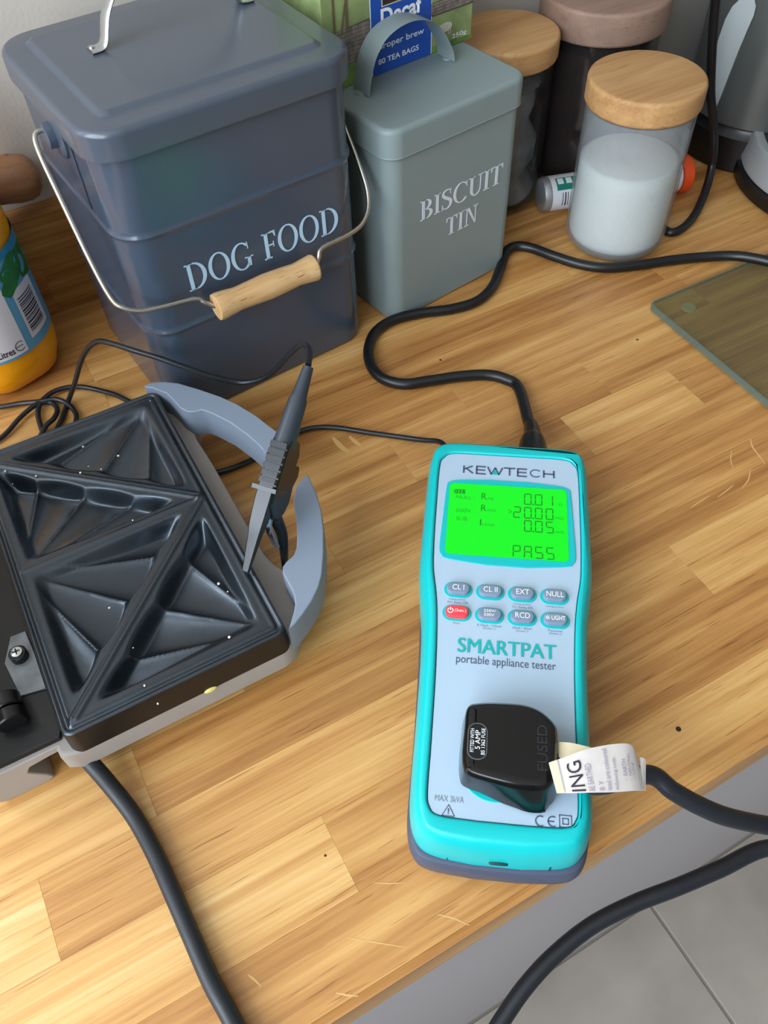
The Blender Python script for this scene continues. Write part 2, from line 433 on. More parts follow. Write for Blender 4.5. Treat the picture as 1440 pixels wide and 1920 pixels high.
def serif_text(name, s, x0, x1, z0, z1, m, parent, xf, gap=0.03):
    polys = []; x = 0
    for ch in s:
        g, w = serif(ch)
        polys += [[(p[0] + x, p[1]) for p in q] for q in g]; x += w + gap
    W = x - gap; kx, kz = (x1 - x0) / W, z1 - z0
    polys = [[(x0 + a * kx, z0 + b * kz) for a, b in q] for q in polys]
    return link(name, finish(flat(polys, 0, 0.0003, xf), sharp=None), m, parent)

# sans-serif print with the built-in font; meshes are made in one go at the end
TEXTS = []
def text(name, s, boxr, m, parent, xf, fn=None, bold=0.0, kind=None):
    """boxr = (x0, y0, x1, y1) that the ink fills in the local print plane"""
    cu = bpy.data.curves.new('print', 'FONT'); cu.body = s; cu.resolution_u = 4; cu.offset = bold
    o = bpy.data.objects.new(name, cu); COL.objects.link(o)
    TEXTS.append((o, name, boxr, m, parent, xf, fn))
def bake_texts():
    dg = bpy.context.evaluated_depsgraph_get(); dg.update()
    for o, name, (x0, y0, x1, y1), m, parent, xf, fn in TEXTS:
        me = bpy.data.meshes.new_from_object(o.evaluated_get(dg))
        co = np.array([v.co[:] for v in me.vertices]); lo, hi = co.min(0), co.max(0)
        for v in me.vertices:
            x = x0 + (v.co.x - lo[0]) / (hi[0] - lo[0]) * (x1 - x0); y = y0 + (v.co.y - lo[1]) / (hi[1] - lo[1]) * (y1 - y0)
            p = Vector((x, y, 0.0002))
            v.co = fn(p) if fn else xf @ p
        me.materials.clear()
        bpy.data.objects.remove(o)
        link(name, me, m, parent)
XZ = Matrix(((1, 0, 0, 0), (0, 0, 1, 0), (0, 1, 0, 0), (0, 0, 0, 1)))
def front_plane(d):
    """print plane on a front (local -y) face at y = d: x right, y up, z towards the viewer"""
    return Matrix(((1, 0, 0, 0), (0, 0, -1, d), (0, 1, 0, 0), (0, 0, 0, 1)))
def top_plane(z): return Matrix.Translation((0, 0, z))
def dup(root, loc, rz, label=None):
    r = root.copy(); COL.objects.link(r); r.location = loc; r.rotation_euler = (0, 0, rz)
    if label: r['label'] = label
    for ch in list(root.children):
        c = ch.copy(); COL.objects.link(c); c.parent = r
        for g in ch.children:
            d = g.copy(); COL.objects.link(d); d.parent = c
    return r

# ================================================================== the room
X0, X1, Y0, Y1, Z0, Z1 = -1.15, 2.65, -2.60, 0.66, -0.90, 2.00
def wall_with_hole(a, b, c0, c1, w0, w1, z0, z1, along):
    """wall slab a..b thick, c0..c1 long, with an opening w0..w1 / z0..z1"""
    bm = bmesh.new()
    for (p, q, r, s) in ((c0, w0, Z0, Z1), (w1, c1, Z0, Z1), (w0, w1, Z0, z0), (w0, w1, z1, Z1)):
        if along == 'x': box(bm, p, a, r, q, b, s)
        else: box(bm, a, p, r, b, q, s)
    return finish(bm, sharp=20)
link('wall_back', wall_with_hole(Y1, Y1 + 0.12, X0 - 0.1, X1 + 0.1, WIN['x0'], WIN['x1'], WIN['z0'], WIN['z1'], 'x'), M_WALL, kind='structure')
link('wall_left', wall_with_hole(X0 - 0.12, X0, Y0, Y1, WIN2['y0'], WIN2['y1'], WIN2['z0'], WIN2['z1'], 'y'), M_WALL2, kind='structure')
boxob('wall_front', X0 - 0.1, Y0 - 0.1, Z0, X1 + 0.1, Y0, Z1, M_WALL2, kind='structure')
boxob('wall_right', X1, Y0, Z0, X1 + 0.1, Y1, Z1, M_WALL2, kind='structure')
boxob('ceiling', X0 - 0.1, Y0 - 0.1, Z1, X1 + 0.1, Y1 + 0.1, Z1 + 0.1, M_CEIL, kind='structure')
floor = boxob('floor', X0, Y0, Z0 - 0.1, X1, Y1, Z0 - 0.002, M_GROUT, kind='structure')
# 60 cm stone tiles, 4 mm grout joints (one joint runs at x = 0.4545)
tile_me = None
bm = box(bmesh.new(), 0.002, 0.002, Z0 - 0.004, 0.598, 0.598, Z0)
bmesh.ops.bevel(bm, geom=[e for e in bm.edges if all(v.co.z > Z0 - 0.001 for v in e.verts)], offset=0.0015, segments=1, affect='EDGES')
tile_me = finish(bm); tile_me.materials.append(M_TILE)
for i in range(-3, 4):
    for j in range(-4, 2):
        x, y = 0.4545 + 0.6 * i, -0.52 + 0.6 * j
        if x < X0 - 0.1 or x + 0.6 > X1 + 0.3 or y < Y0 - 0.2 or y + 0.6 > Y1 + 0.05: continue
        o = bpy.data.objects.new('tile', tile_me); COL.objects.link(o); o.parent = floor; o.location = (x, y, 0)
# window frame (outside the picture, it lets the daylight in)
def window_frame(name, a, b, z0, z1, d0, d1, along):
    bm = bmesh.new(); m_ = (a + b) / 2
    for (p, q, r, s) in ((a, a + 0.05, z0, z1), (b - 0.05, b, z0, z1), (a, b, z0, z0 + 0.05), (a, b, z1 - 0.05, z1), (m_ - 0.03, m_ + 0.03, z0, z1)):
        if along == 'x': box(bm, p, d0, r, q, d1, s)
        else: box(bm, d0, p, r, d1, q, s)
    link(name, finish(bm, sharp=20), M_WHITE, kind='structure')
window_frame('window_1', WIN['x0'], WIN['x1'], WIN['z0'], WIN['z1'], Y1 + 0.05, Y1 + 0.10, 'x')
window_frame('window_2', WIN2['y0'], WIN2['y1'], WIN2['z0'], WIN2['z1'], X0 - 0.10, X0 - 0.05, 'y')

# ------------------------------------------------------------------ oak worktop, stave by stave
FRONT, PITCH = 0.0585, 0.0437
worktop = thing('worktop', 'oiled oak worktop of finger-width staves running under all the kitchen things', 'worktop', (0, 0, 0))
def stave(x0, x1, y0, y1, z0, z1, tone, parent, front=False, name='stave', ax='x'):
    bm = box(bmesh.new(), 0.00003, 0.00003, z0, x1 - x0 - 0.00003, y1 - y0 - 0.00003, z1)
    if front:
        ed = [e for e in bm.edges if all(v.co.y < 0.001 and v.co.z > z1 - 1e-4 for v in e.verts)]
        bmesh.ops.bevel(bm, geom=ed, offset=0.004, segments=3, affect='EDGES')
    ed = [e for e in bm.edges if all(v.co.z > z1 - 1e-5 for v in e.verts)]
    bmesh.ops.bevel(bm, geom=ed, offset=0.00010, segments=1, affect='EDGES')
    o = link(name, finish(bm, sharp=20), OAK, parent); o.location = (x0, y0, 0)
    o['tone'] = float(tone); o['seed'] = random.uniform(0, 40)
    return o
# joints seen in the photograph, per row, with the tone of each stave
KNOWN = {0: ([-0.62, -0.16, 0.52, 0.96], [.5, .60, .56, .5, .5]),
         1: ([-0.55, -0.28, 0.0273, 0.41, 0.80], [.5, .62, .74, .47, .50, .5]),
         2: ([-0.60, -0.115, 0.3045, 0.66], [.6, .82, .58, .62, .5]),
         3: ([-0.44, -0.05, 0.235, 0.60], [.6, .6, .36, .40, .5]),
         4: ([-0.5, 0.02, 0.245, 0.55, 0.9], [.6, .6, .68, .48, .5, .5]),
         5: ([-0.34, 0.11, 0.313, 0.4150, 0.72], [.6, .55, .42, .66, .44, .5]),
         6: ([-0.40, -0.02, 0.19, 0.3625, 0.61], [.6, .66, .46, .44, .60, .5]),
         7: ([-0.52, -0.10, 0.2593, 0.50, 0.78], [.5, .66, .44, .52, .5, .5])}
for k in range(14):
    y0 = FRONT + PITCH * k; y1 = min(y0 + PITCH, Y1)
    if y1 - y0 < 0.004: continue
    if k in KNOWN: js, tones = KNOWN[k]
    else:
        js = []; x = X0 + random.uniform(0.15, 0.45)
        while x < 1.3: js.append(round(x, 3)); x += random.uniform(0.24, 0.52)
        tones = [random.uniform(.36, .60) for _ in range(len(js) + 1)]
    xs = [X0] + js + [1.45]
    for i in range(len(xs) - 1):
        stave(xs[i], xs[i + 1], y0, y1, -0.040, 0.0, tones[i], worktop, front=(k == 0))
# pale scratches and two dark specks worn into the top
M_SCR = mat('pale_scratch', '#cfa668', 0.6); M_SPECK = mat('dark_speck', '#2c1a0c', 0.7)
def scratch(pts, w):
    P_ = [(p[0], p[1]) for p in pts]
    link('scratch', finish(flat(stroke(P_, [w * .5, w, w * .9, w * .4], 4), 0.00002, 0.00008), None), M_SCR, worktop)
for pts, w in (([(0.1572,0.3891,0.0),(0.1583,0.3774,0.0),(0.161,0.3697,-0.0)], .0042), ([(0.1683,0.3838,0.0),(0.1698,0.3755,-0.0),(0.1713,0.3709,-0.0)], .0034), ([(0.4189,0.2338,0.0),(0.4142,0.2269,0.0),(0.4122,0.218,0.0),(0.41,0.2106,0.0)], .0012), ([(0.399,0.2317,0.0),(0.3923,0.2256,0.0),(0.3876,0.218,-0.0)], .0008),
               ([(0.3978,0.212,-0.0),(0.3896,0.2055,0.0),(0.38,0.2022,0.0)], .0009), ([(0.3566,0.2082,-0.0),(0.3465,0.2076,0.0),(0.3387,0.2068,0.0)], .0009), ([(0.3773,0.2071,0.0),(0.3686,0.2056,-0.0),(0.3603,0.2044,0.0)], .0009), ([(-0.037,0.0954,-0.0),(-0.035,0.0917,0.0),(-0.0334,0.0877,0.0)], .0010),
               ([(0.0121,0.0865,-0.0),(0.0184,0.0816,0.0),(0.0247,0.0767,0.0),(0.0352,0.0687,0.0)], .0007), ([(0.0564,0.0736,0.0),(0.0625,0.0682,0.0),(0.0677,0.0617,0.0)], .0008), ([(-0.0033,0.0679,0.0),(0.0007,0.0646,0.0),(0.0054,0.0615,0.0)], .0009), ([(0.0357,0.1024,0.0),(0.0426,0.098,0.0),(0.05,0.0944,0.0)], .0006)):
    scratch(pts, w)
for p, r_ in (((0.2253,0.0893,0.0), .0016), ((0.4185,0.3594,0.0), .0010), ((0.0202,0.1264,0.0), .0007), ((0.2695,0.4202,0.0), .0010)):
    link('dark_speck', finish(flat([circle(p[0], p[1], r_, 9)], 0.00002, 0.00008), None), M_SPECK, worktop)
# oak upstand along the wall: two rows of staves
ups = thing('oak_upstand', 'oak upstand strip along the foot of the grey wall behind the bins', 'upstand', (0, 0, 0))
for (za, zb, js) in ((0.0005, 0.0440, [-0.5, 0.02, 0.36, 0.7, 1.1]), (0.0442, 0.0880, [-0.7, -0.2, 0.16, 0.52, 0.95])):
    xs = [X0] + js + [1.45]
    for i in range(len(xs) - 1):
        stave(xs[i], xs[i + 1], 0.640, 0.6595, za, zb, random.uniform(.36, .56), ups)

# ------------------------------------------------------------------ base cabinets below the worktop edge
def cabinet(xa, xb, label):
    t = thing('base_cabinet', label, 'cabinet', ((xa + xb) / 2, 0.38, Z0), 0, 'base cabinets'); h = (xb - xa) / 2
    boxob('carcass', -h + .001, -0.285, 0.15, h - .001, 0.27, 0.858, M_CAB, t)
    boxob('door', -h + .0015, -0.308, 0.152, h - .0015, -0.288, 0.850, M_CAB, t, bev=0.002)
    boxob('plinth', -h, -0.245, 0.0005, h, -0.23, 0.149, M_CAB, t)
    return t
for xa, xb, l in ((-1.10, -0.18, 'grey cabinet under the worktop at the left, below the sandwich toaster'),
                  (-0.18, 0.72, 'grey smooth cabinet front showing under the worktop edge below the tester'), (0.72, 1.42, 'grey cabinet under the worktop at the far right')):
    cabinet(xa, xb, l)

# ================================================================== appliance tester
# local frame: x across (right), y along (top end +), z up; face at z = 0.05
TZ = math.radians(-35.0)
tester = thing('appliance_tester', 'turquoise hand-held appliance tester with a lit green screen lying on the worktop', 'tester', (0.1654, 0.1794, 0), TZ)
def mirror(half, dx=-0.0012):
    """half outline listed from top to bottom as (half width, y)"""
    r = [(dx + w, y) for w, y in half]; l = [(dx - w, y) for w, y in reversed(half)]
    return ccw([tuple(p[:2]) for p in (r + l)])
def smooth_half(pts, k=5): return [(max(p.x, 0.0005), p.y) for p in crom([(a, b, 0) for a, b in pts], k)]
outer = mirror(smooth_half([(0.012, 0.1262), (0.036, 0.1258), (0.0462, 0.1222), (0.0496, 0.113), (0.0502, 0.09), (0.0502, 0.055), (0.0498, 0.030), (0.0478, 0.012),
                            (0.0456, -0.006), (0.0444, -0.030), (0.0440, -0.065), (0.0440, -0.095), (0.0430, -0.112), (0.0385, -0.1225), (0.030, -0.1268), (0.012, -0.1288)]))
panel = mirror(smooth_half([(0.012, 0.1150), (0.035, 0.1146), (0.0413, 0.1105), (0.0436, 0.1025), (0.0436, 0.070), (0.0432, 0.045), (0.0422, 0.025), (0.0395, 0.008),
                            (0.0378, -0.010), (0.0366, -0.040), (0.0362, -0.080), (0.0362, -0.1045), (0.0348, -0.1120), (0.0300, -0.1158), (0.012, -0.1168)]))
def rb(p, d): return inset(p, d)
# grey back shell
shell = mirror(smooth_half([(0.012, 0.1250), (0.036, 0.1245), (0.0455, 0.1210), (0.0488, 0.113), (0.0492, 0.09), (0.0492, 0.055), (0.0490, 0.030), (0.0486, 0.012),
                            (0.0478, -0.006), (0.0469, -0.030), (0.0462, -0.065), (0.0462, -0.095), (0.0456, -0.114), (0.0418, -0.1262), (0.033, -0.1312), (0.012, -0.1332)]))
bm = loft([(rb(shell, 0.007), 0.0005), (rb(shell, 0.0035), 0.0018), (rb(shell, 0.0008), 0.0070), (rb(shell, 0.0), 0.014), (rb(shell, 0.0003), 0.0195), (rb(shell, 0.0016), 0.0222), (rb(shell, 0.0045), 0.0235)])
link('back_shell', finish(bm), M_SHELL, tester)
# turquoise rubber surround with a groove to the panel
bm = loft([(rb(outer, 0.0012), 0.0195), (rb(outer, -0.0010), 0.0205), (rb(outer, -0.0012), 0.030), (rb(outer, -0.0004), 0.040), (rb(outer, 0.0008), 0.0455), (rb(outer, 0.0026), 0.0492),
           (rb(outer, 0.0045), 0.0503), (rb(panel, -0.0014), 0.0504), (rb(panel, -0.0005), 0.0500), (rb(panel, -0.0001), 0.0490), (rb(panel, 0.0001), 0.040)])
link('rubber_surround', finish(bm, 50), M_TEAL, tester)
bm = loft([(rb(panel, 0.0002), 0.0402), (rb(panel, 0.0002), 0.0489), (rb(panel, 0.0004), 0.0492), (rb(panel, 0.0009), 0.0494)])
link('face_panel', finish(bm), M_PANEL, tester)
# slot in the lower end and the two mould notches
bm = bmesh.new()
loft([(circle(0, 0, 0.0048, 20), 0), (circle(0, 0, 0.0044, 20), 0.0012)], bm=bm, xf=Matrix.Translation((-0.0012, -0.1297, 0.0310)) @ Matrix.Rotation(PI / 2, 4, 'X') @ Matrix.Diagonal((1, 0.28, 1, 1)))
link('end_slot', finish(bm), mat('slot_dark', '#0b3f42', 0.6), tester)
for sx, yy in ((-0.0255, -0.1276), (0.0240, -0.1279)):
    bm = box(bmesh.new(), sx - 0.0004, yy - 0.0012, 0.0203, sx + 0.0004, yy + 0.0015, 0.0285); link('mould_notch', finish(bm), mat('slot_dark'), tester)
# screen
bez = mirror(smooth_half([(0.012, 0.0936), (0.031, 0.0920), (0.0366, 0.0900), (0.0382, 0.0860), (0.0392, 0.0600), (0.0398, 0.0400), (0.0384, 0.0345), (0.0340, 0.0318), (0.012, 0.0292)]), -0.0012)
link('screen_bezel', finish(slab(bez, 0.0494, 0.0502, 0.0004)), M_TEAL, tester)
lcd = link('screen', finish(slab(rr(-0.0374, 0.0351, 0.0345, 0.0890, 0.0030), 0.0502, 0.0505, 0.0002)), M_LCD, tester)
SEG = {'0': 'abcdef', '1': 'bc', '2': 'abged', '5': 'afgcd', 'P': 'abgef', 'A': 'abcefg', 'S': 'afgcd'}
def seg7(ch, cx, cy, w, h, t=0.00066):
    x0, x1, y0, ym, y1 = cx - w / 2, cx + w / 2, cy - h / 2, cy, cy + h / 2; g = 0.00022; k = t / 2
    S = {'a': [(x0 + g, y1), (x1 - g, y1), (x1 - g - t, y1 - t), (x0 + g + t, y1 - t)], 'd': [(x0 + g + t, y0 + t), (x1 - g - t, y0 + t), (x1 - g, y0), (x0 + g, y0)],
         'g': [(x0 + k + g, ym), (x0 + t, ym + k), (x1 - t, ym + k), (x1 - k - g, ym), (x1 - t, ym - k), (x0 + t, ym - k)],
         'f': [(x0, y1 - g), (x0 + t, y1 - t - g), (x0 + t, ym + k + g), (x0, ym + g)], 'b': [(x1, y1 - g), (x1, ym + g), (x1 - t, ym + k + g), (x1 - t, y1 - t - g)],
         'e': [(x0, ym - g), (x0 + t, ym - k - g), (x0 + t, y0 + t + g), (x0, y0 + g)], 'c': [(x1, ym - g), (x1, y0 + g), (x1 - t, y0 + t + g), (x1 - t, ym - k - g)]}
    return [S[c] for c in SEG[ch]]
UX = [0.0043, 0.0108, 0.0173, 0.0238]; DW, DH = 0.0046, 0.0086
for s, vy, dot in ((' 001', 0.0795, 1), ('2000', 0.0690, 1), (' 005', 0.0590, 1), ('PASS', 0.0400, -1)):
    pol = []
    for i, ch in enumerate(s):
        if ch != ' ': pol += seg7(ch, UX[i], vy, DW, DH)
    if dot >= 0: pol.append(rect(UX[1] + 0.0028, vy - DH / 2 - 0.0002, UX[1] + 0.0036, vy - DH / 2 + 0.0008))
    link('reading_digits', finish(flat(pol, 0.0505, 0.0001), None), M_SEG, lcd)
TP = top_plane(0.0505)
for s, bx, m in (('R', (-0.0175, 0.0770, -0.0143, 0.0820), M_SEG), ('PE', (-0.0136, 0.0770, -0.0100, 0.0788), M_SEGF), ('R', (-0.0175, 0.0680, -0.0143, 0.0728), M_SEG),
                 ('INS', (-0.0136, 0.0680, -0.0085, 0.0698), M_SEGF), ('I', (-0.0178, 0.0570, -0.0171, 0.0616), M_SEG), ('LEAK', (-0.0164, 0.0570, -0.0088, 0.0588), M_SEGF),
                 ('NULL', (-0.0330, 0.0765, -0.0235, 0.0792), M_SEGF), ('500V', (-0.0326, 0.0660, -0.0235, 0.0688), M_SEGF), ('SUB', (-0.0322, 0.0598, -0.0255, 0.0626), M_SEGF),
                 (':', (-0.0222, 0.0768, -0.0218, 0.0788), M_SEGF), (':', (-0.0222, 0.0662, -0.0218, 0.0684), M_SEGF), ('>', (-0.0010, 0.0672, 0.0012, 0.0706), M_SEGF),
                 ('\u03a9', (0.0295, 0.0758, 0.0315, 0.0778), M_SEGF), ('M\u03a9', (0.0272, 0.0652, 0.0320, 0.0674), M_SEGF), ('mA', (0.0272, 0.0550, 0.0322, 0.0572), M_SEGF)):
    text('screen_print', s, bx, m, lcd, TP)
bat = [rect(-0.0346, 0.0815, -0.0341, 0.0830), rect(-0.0340, 0.0806, -0.0336, 0.0840), rect(-0.0340, 0.0836, -0.0277, 0.0840), rect(-0.0340, 0.0806, -0.0277, 0.0810), rect(-0.0281, 0.0806, -0.0277, 0.0840)] + \
      [rect(-0.0331 + 0.0018 * i, 0.0813, -0.0319 + 0.0018 * i, 0.0833) for i in range(3)]
link('battery_symbol', finish(flat(bat, 0.0505, 0.0001), None), M_SEG, lcd)
# print on the panel
PP = top_plane(0.0494)
def lines(pts, w=0.00105): return [q for a in pts for q in stroke(a, [w, w], 1)]
# maker's name: wide thin capitals, a turquoise wedge fills the foot of the W
kx0, kx1, ky0, ky1 = -0.0300, 0.0286, 0.0985, 0.1045; cw = (kx1 - kx0) / 7.0
def kp(i, pts): return [[(kx0 + cw * i + a * cw * 0.86, ky0 + b * (ky1 - ky0)) for a, b in q] for q in pts]
K = kp(0, [[(.08, 0), (.08, 1)], [(.85, 1), (.1, .52)], [(.3, .62), (.9, 0)]]) + kp(1, [[(.05, 0), (.05, 1)], [(.0, 1), (.85, 1)], [(.0, .52), (.8, .52)], [(.0, 0), (.85, 0)]]) + \
    kp(2, [[(-.15, 1), (.18, 0)], [(.18, 0), (.5, .95)], [(.5, .95), (.82, 0)], [(.82, 0), (1.15, 1)]]) + kp(3, [[(.1, 1), (1.1, 1)], [(.6, 1), (.6, 0)]]) + \
    kp(4, [[(.15, 0), (.15, 1)], [(.1, 1), (.95, 1)], [(.1, .52), (.9, .52)], [(.1, 0), (.95, 0)]]) + kp(6, [[(.08, 0), (.08, 1)], [(.95, 0), (.95, 1)], [(.08, .52), (.95, .52)]])
pol = lines(K) + [[(kx0 + cw * 5 + (a) , ky0 + b) for a, b in q] for q in ring_poly(cw * 0.47, 0.0030, cw * 0.44, 0.0033, cw * 0.44 - 0.00075, 0.0033 - 0.00075, 42, 318, 24)]
link('maker_lettering', finish(flat(pol, 0.0494, 0.00025), None), M_INK, tester)
link('maker_wedge', finish(flat([[(kx0 + cw * 2.20, ky0), (kx0 + cw * 2.66, ky0), (kx0 + cw * 2.43, ky0 + 0.0044)]], 0.0494, 0.0004), None), M_INKT, tester)
text('model_lettering', 'SMARTPAT', (-0.0270, -0.0283, 0.0256, -0.0195), M_INKT, tester, PP)
text('model_lettering', 'SMARTPAT', (-0.0266, -0.0284, 0.0260, -0.0196), M_INKT, tester, top_plane(0.04955))
text('model_caption', 'portable appliance tester', (-0.0273, -0.0361, 0.0256, -0.0298), M_INK, tester, PP)
text('rating_lettering', 'MAX 3kVA', (-0.0336, -0.1092, -0.0197, -0.1062), M_GREYINK, tester, PP)
pol = lines([[(-0.0298, -0.1158), (-0.0238, -0.1158)], [(-0.0238, -0.1158), (-0.0268, -0.1105)], [(-0.0268, -0.1105), (-0.0298, -0.1158)]], 0.00035) + [rect(-0.0271, -0.1140, -0.0265, -0.1122), rect(-0.0271, -0.1149, -0.0265, -0.1144)]
link('warning_triangle', finish(flat(pol, 0.0494, 0.0002), None), M_INK, tester)
pol = ring_poly(0.0168, -0.1140, 0.0026, 0.0026, 0.0020, 0.0020, 60, 300, 18) + ring_poly(0.0226, -0.1137, 0.0026, 0.0026, 0.0020, 0.0020, 60, 300, 18) + [rect(0.0203, -0.1140, 0.0232, -0.1134)]
link('conformity_mark', finish(flat(pol, 0.0494, 0.0002), None), M_INK, tester)
def frame_poly(cx, cy, h, w): return [rect(cx - h, cy - h, cx + h, cy - h + w), rect(cx - h, cy + h - w, cx + h, cy + h), rect(cx - h, cy - h, cx - h + w, cy + h), rect(cx + h - w, cy - h, cx + h, cy + h)]
link('double_square_mark', finish(flat(frame_poly(0.0285, -0.1131, 0.0030, 0.0004) + frame_poly(0.0285, -0.1131, 0.0015, 0.0004), 0.0494, 0.0002), None), M_INK, tester)
# eight keys
KEYS = [('CL I', 0, 0, ['Long press', 'for fuse, EB']), ('CL II', 1, 0, []), ('EXT', 2, 0, ['Long press', 'for fuse, EB']), ('NULL', 3, 0, ['Long press']),
        ('(2sec.)', 0, 1, ['Stop']), ('250V/\n500V', 1, 1, ['0.75mA / 3.5mA', '(2sec.)']), ('RCD', 2, 1, ['10mA / 30mA', '(2sec.)']), ('LIGHT', 3, 1, ['Function', '(2sec.)'])]
BU = [-0.0284, -0.0103, 0.0077, 0.0257]; BV = [0.0110, -0.0043]
LEGW = {'CL I': 0.0066, 'CL II': 0.0078, 'EXT': 0.0072, 'NULL': 0.0096, 'RCD': 0.0080, '250V/\n500V': 0.0066}
for lab, i, j, caps in KEYS:
    cx, cy = BU[i], BV[j]
    link('key_surround', finish(slab(rr(cx - 0.0081, cy - 0.0051, cx + 0.0081, cy + 0.0051, 0.0050), 0.0493, 0.0499, 0.0003)), M_TEAL, tester)
    red = lab == '(2sec.)'
    b = link('key', finish(loft([(rr(cx - 0.0066, cy - 0.0037, cx + 0.0066, cy + 0.0037, 0.0036), 0.0498), (rr(cx - 0.0065, cy - 0.0036, cx + 0.0065, cy + 0.0036, 0.0035), 0.0515),
                                 (rr(cx - 0.0061, cy - 0.0032, cx + 0.0061, cy + 0.0032, 0.0031), 0.0523), (rr(cx - 0.0052, cy - 0.0023, cx + 0.0052, cy + 0.0023, 0.0022), 0.0526)])),
             M_RED if red else M_BTN, tester)
    if red: b['label'] = 'red power key'
    KP = top_plane(0.0525)
    if red:
        pol = ring_poly(cx - 0.0036, cy - 0.0002, 0.0017, 0.0017, 0.00125, 0.00125, 120, 420, 18) + [rect(cx - 0.00385, cy, cx - 0.00335, cy + 0.0019)]
        link('power_symbol', finish(flat(pol, 0.0526, 0.0002), None), M_LEGEND, b)
        text('legend', lab, (cx - 0.0012, cy - 0.0013, cx + 0.0050, cy + 0.0011), M_LEGEND, b, top_plane(0.0526))
    elif lab == 'LIGHT':
        pol = ring_poly(cx - 0.0043, cy, 0.0008, 0.0008, 0.0005, 0.0005, n=12)
        for a in range(8):
            c_, s_ = math.cos(a * PI / 4), math.sin(a * PI / 4); pol += stroke([(cx - 0.0043 + c_ * 0.0011, cy + s_ * 0.0011), (cx - 0.0043 + c_ * 0.0016, cy + s_ * 0.0016)], [0.0002, 0.0002], 1)
        link('light_symbol', finish(flat(pol, 0.0526, 0.0002), None), M_LEGEND, b)
        text('legend', lab, (cx - 0.0022, cy - 0.0014, cx + 0.0053, cy + 0.0014), M_LEGEND, b, top_plane(0.0526), bold=0.01)
    else:
        wv = LEGW[lab] / 2; hv = 0.0022 if '\n' in lab else 0.0017
        text('legend', lab, (cx - wv, cy - hv, cx + wv, cy + hv), M_LEGEND, b, top_plane(0.0526), bold=0.0)
    for k, c in enumerate(caps):
        wv = 0.00048 * len(c)
        text('key_caption', c, (cx - wv, cy - 0.0071 - 0.0019 * k, cx + wv, cy - 0.0057 - 0.0019 * k), M_GREYINK, tester, PP)
# turquoise socket rim showing below the plug
link('socket_rim', finish(slab(circle(-0.0050, -0.0895, 0.0180, 40), 0.0494, 0.0503, 0.0003)), M_TEAL, tester)
# sockets in the top end
bm = bmesh.new(); loft([(circle(0, 0, 0.0105, 24), 0), (circle(0, 0, 0.0100, 24), 0.004)], bm=bm, xf=Matrix.Translation((0.0166, 0.1245, 0.026)) @ Matrix.Rotation(-PI / 2, 4, 'X'))
link('mains_inlet', finish(bm), M_BLACK, tester)
bm = bmesh.new(); loft([(circle(0, 0, 0.0052, 20), 0), (circle(0, 0, 0.0050, 20), 0.004)], bm=bm, xf=Matrix.Translation((-0.0330, 0.1235, 0.026)) @ Matrix.Rotation(-PI / 2, 4, 'X'))
link('lead_socket', finish(bm), M_BLACK, tester)
TM = Matrix.Translation((0.1654, 0.1794, 0)) @ Matrix.Rotation(TZ, 4, 'Z')
def tw(u, v, z): return tuple(TM @ Vector((u, v, z)))

# ================================================================== mains lead of the tester
lead = thing('mains_lead', 'thick black mains lead snaking from the top end of the tester past the salt jar', 'cable', tw(0.0166, 0.15, 0))
LI = lead.matrix_world = Matrix.Translation(lead.location); LIi = LI.inverted()
def rel(o, pts): return [Vector(p) - o.location for p in pts]
c0, c1, c2, c3, c4, c5 = tw(0.0166, 0.1290, 0.026), tw(0.0168, 0.1345, 0.026), tw(0.0170, 0.152, 0.0235), tw(0.0172, 0.158, 0.0215), tw(0.0172, 0.168, 0.0185), tw(0.0166, 0.176, 0.0160)
P = crom([c0, c1, c2, c3, c4, c5], 5)
rr_ = np.interp(np.linspace(0, 5, len(P)), [0, 1, 2, 3, 4, 5], [0.0112, 0.0112, 0.0088, 0.0066, 0.0058, 0.0050])
link('connector', finish(sweep(rel(lead, P), list(map(float, rr_)), 16)), M_BLACK, lead)
pts = [tw(0.0172, 0.172, 0.0172), tw(0.0155, 0.182, 0.0125)] + [tuple(q) for q in [(0.3016,0.3588,0.0046),(0.2978,0.3727,0.0046),(0.2884,0.3831,0.0046),(0.2697,0.3922,0.0046),(0.2474,0.3999,0.0046),(0.2286,0.4069,0.0046),(0.2173,0.4205,0.0046),(0.2163,0.438,0.0046),(0.2237,0.4561,0.0046),(0.2384,0.4715,0.0046),(0.2587,0.4773,0.0046),(0.2829,0.4731,0.0046),(0.3064,0.4647,0.0046),(0.3296,0.4621,0.0046),(0.3513,0.4707,0.0046),(0.3729,0.4898,0.0046),(0.3895,0.506,0.0046),(0.4021,0.5095,0.0046),(0.4129,0.5001,0.0046),(0.4233,0.4791,0.0046),(0.4362,0.4577,0.0046),(0.4531,0.4421,0.0046),(0.479,0.4308,0.0046),(0.507,0.4218,0.0046),(0.5337,0.411,0.0046),(0.5547,0.3953,0.0075),(0.5676,0.3723,0.0113),(0.5833,0.3455,0.0113),(0.6133,0.3104,0.0113),(0.6736,0.2658,0.0113)]]
tube('cable', rel(lead, pts), 0.0043, M_CABLE, lead, k=8, n=14)

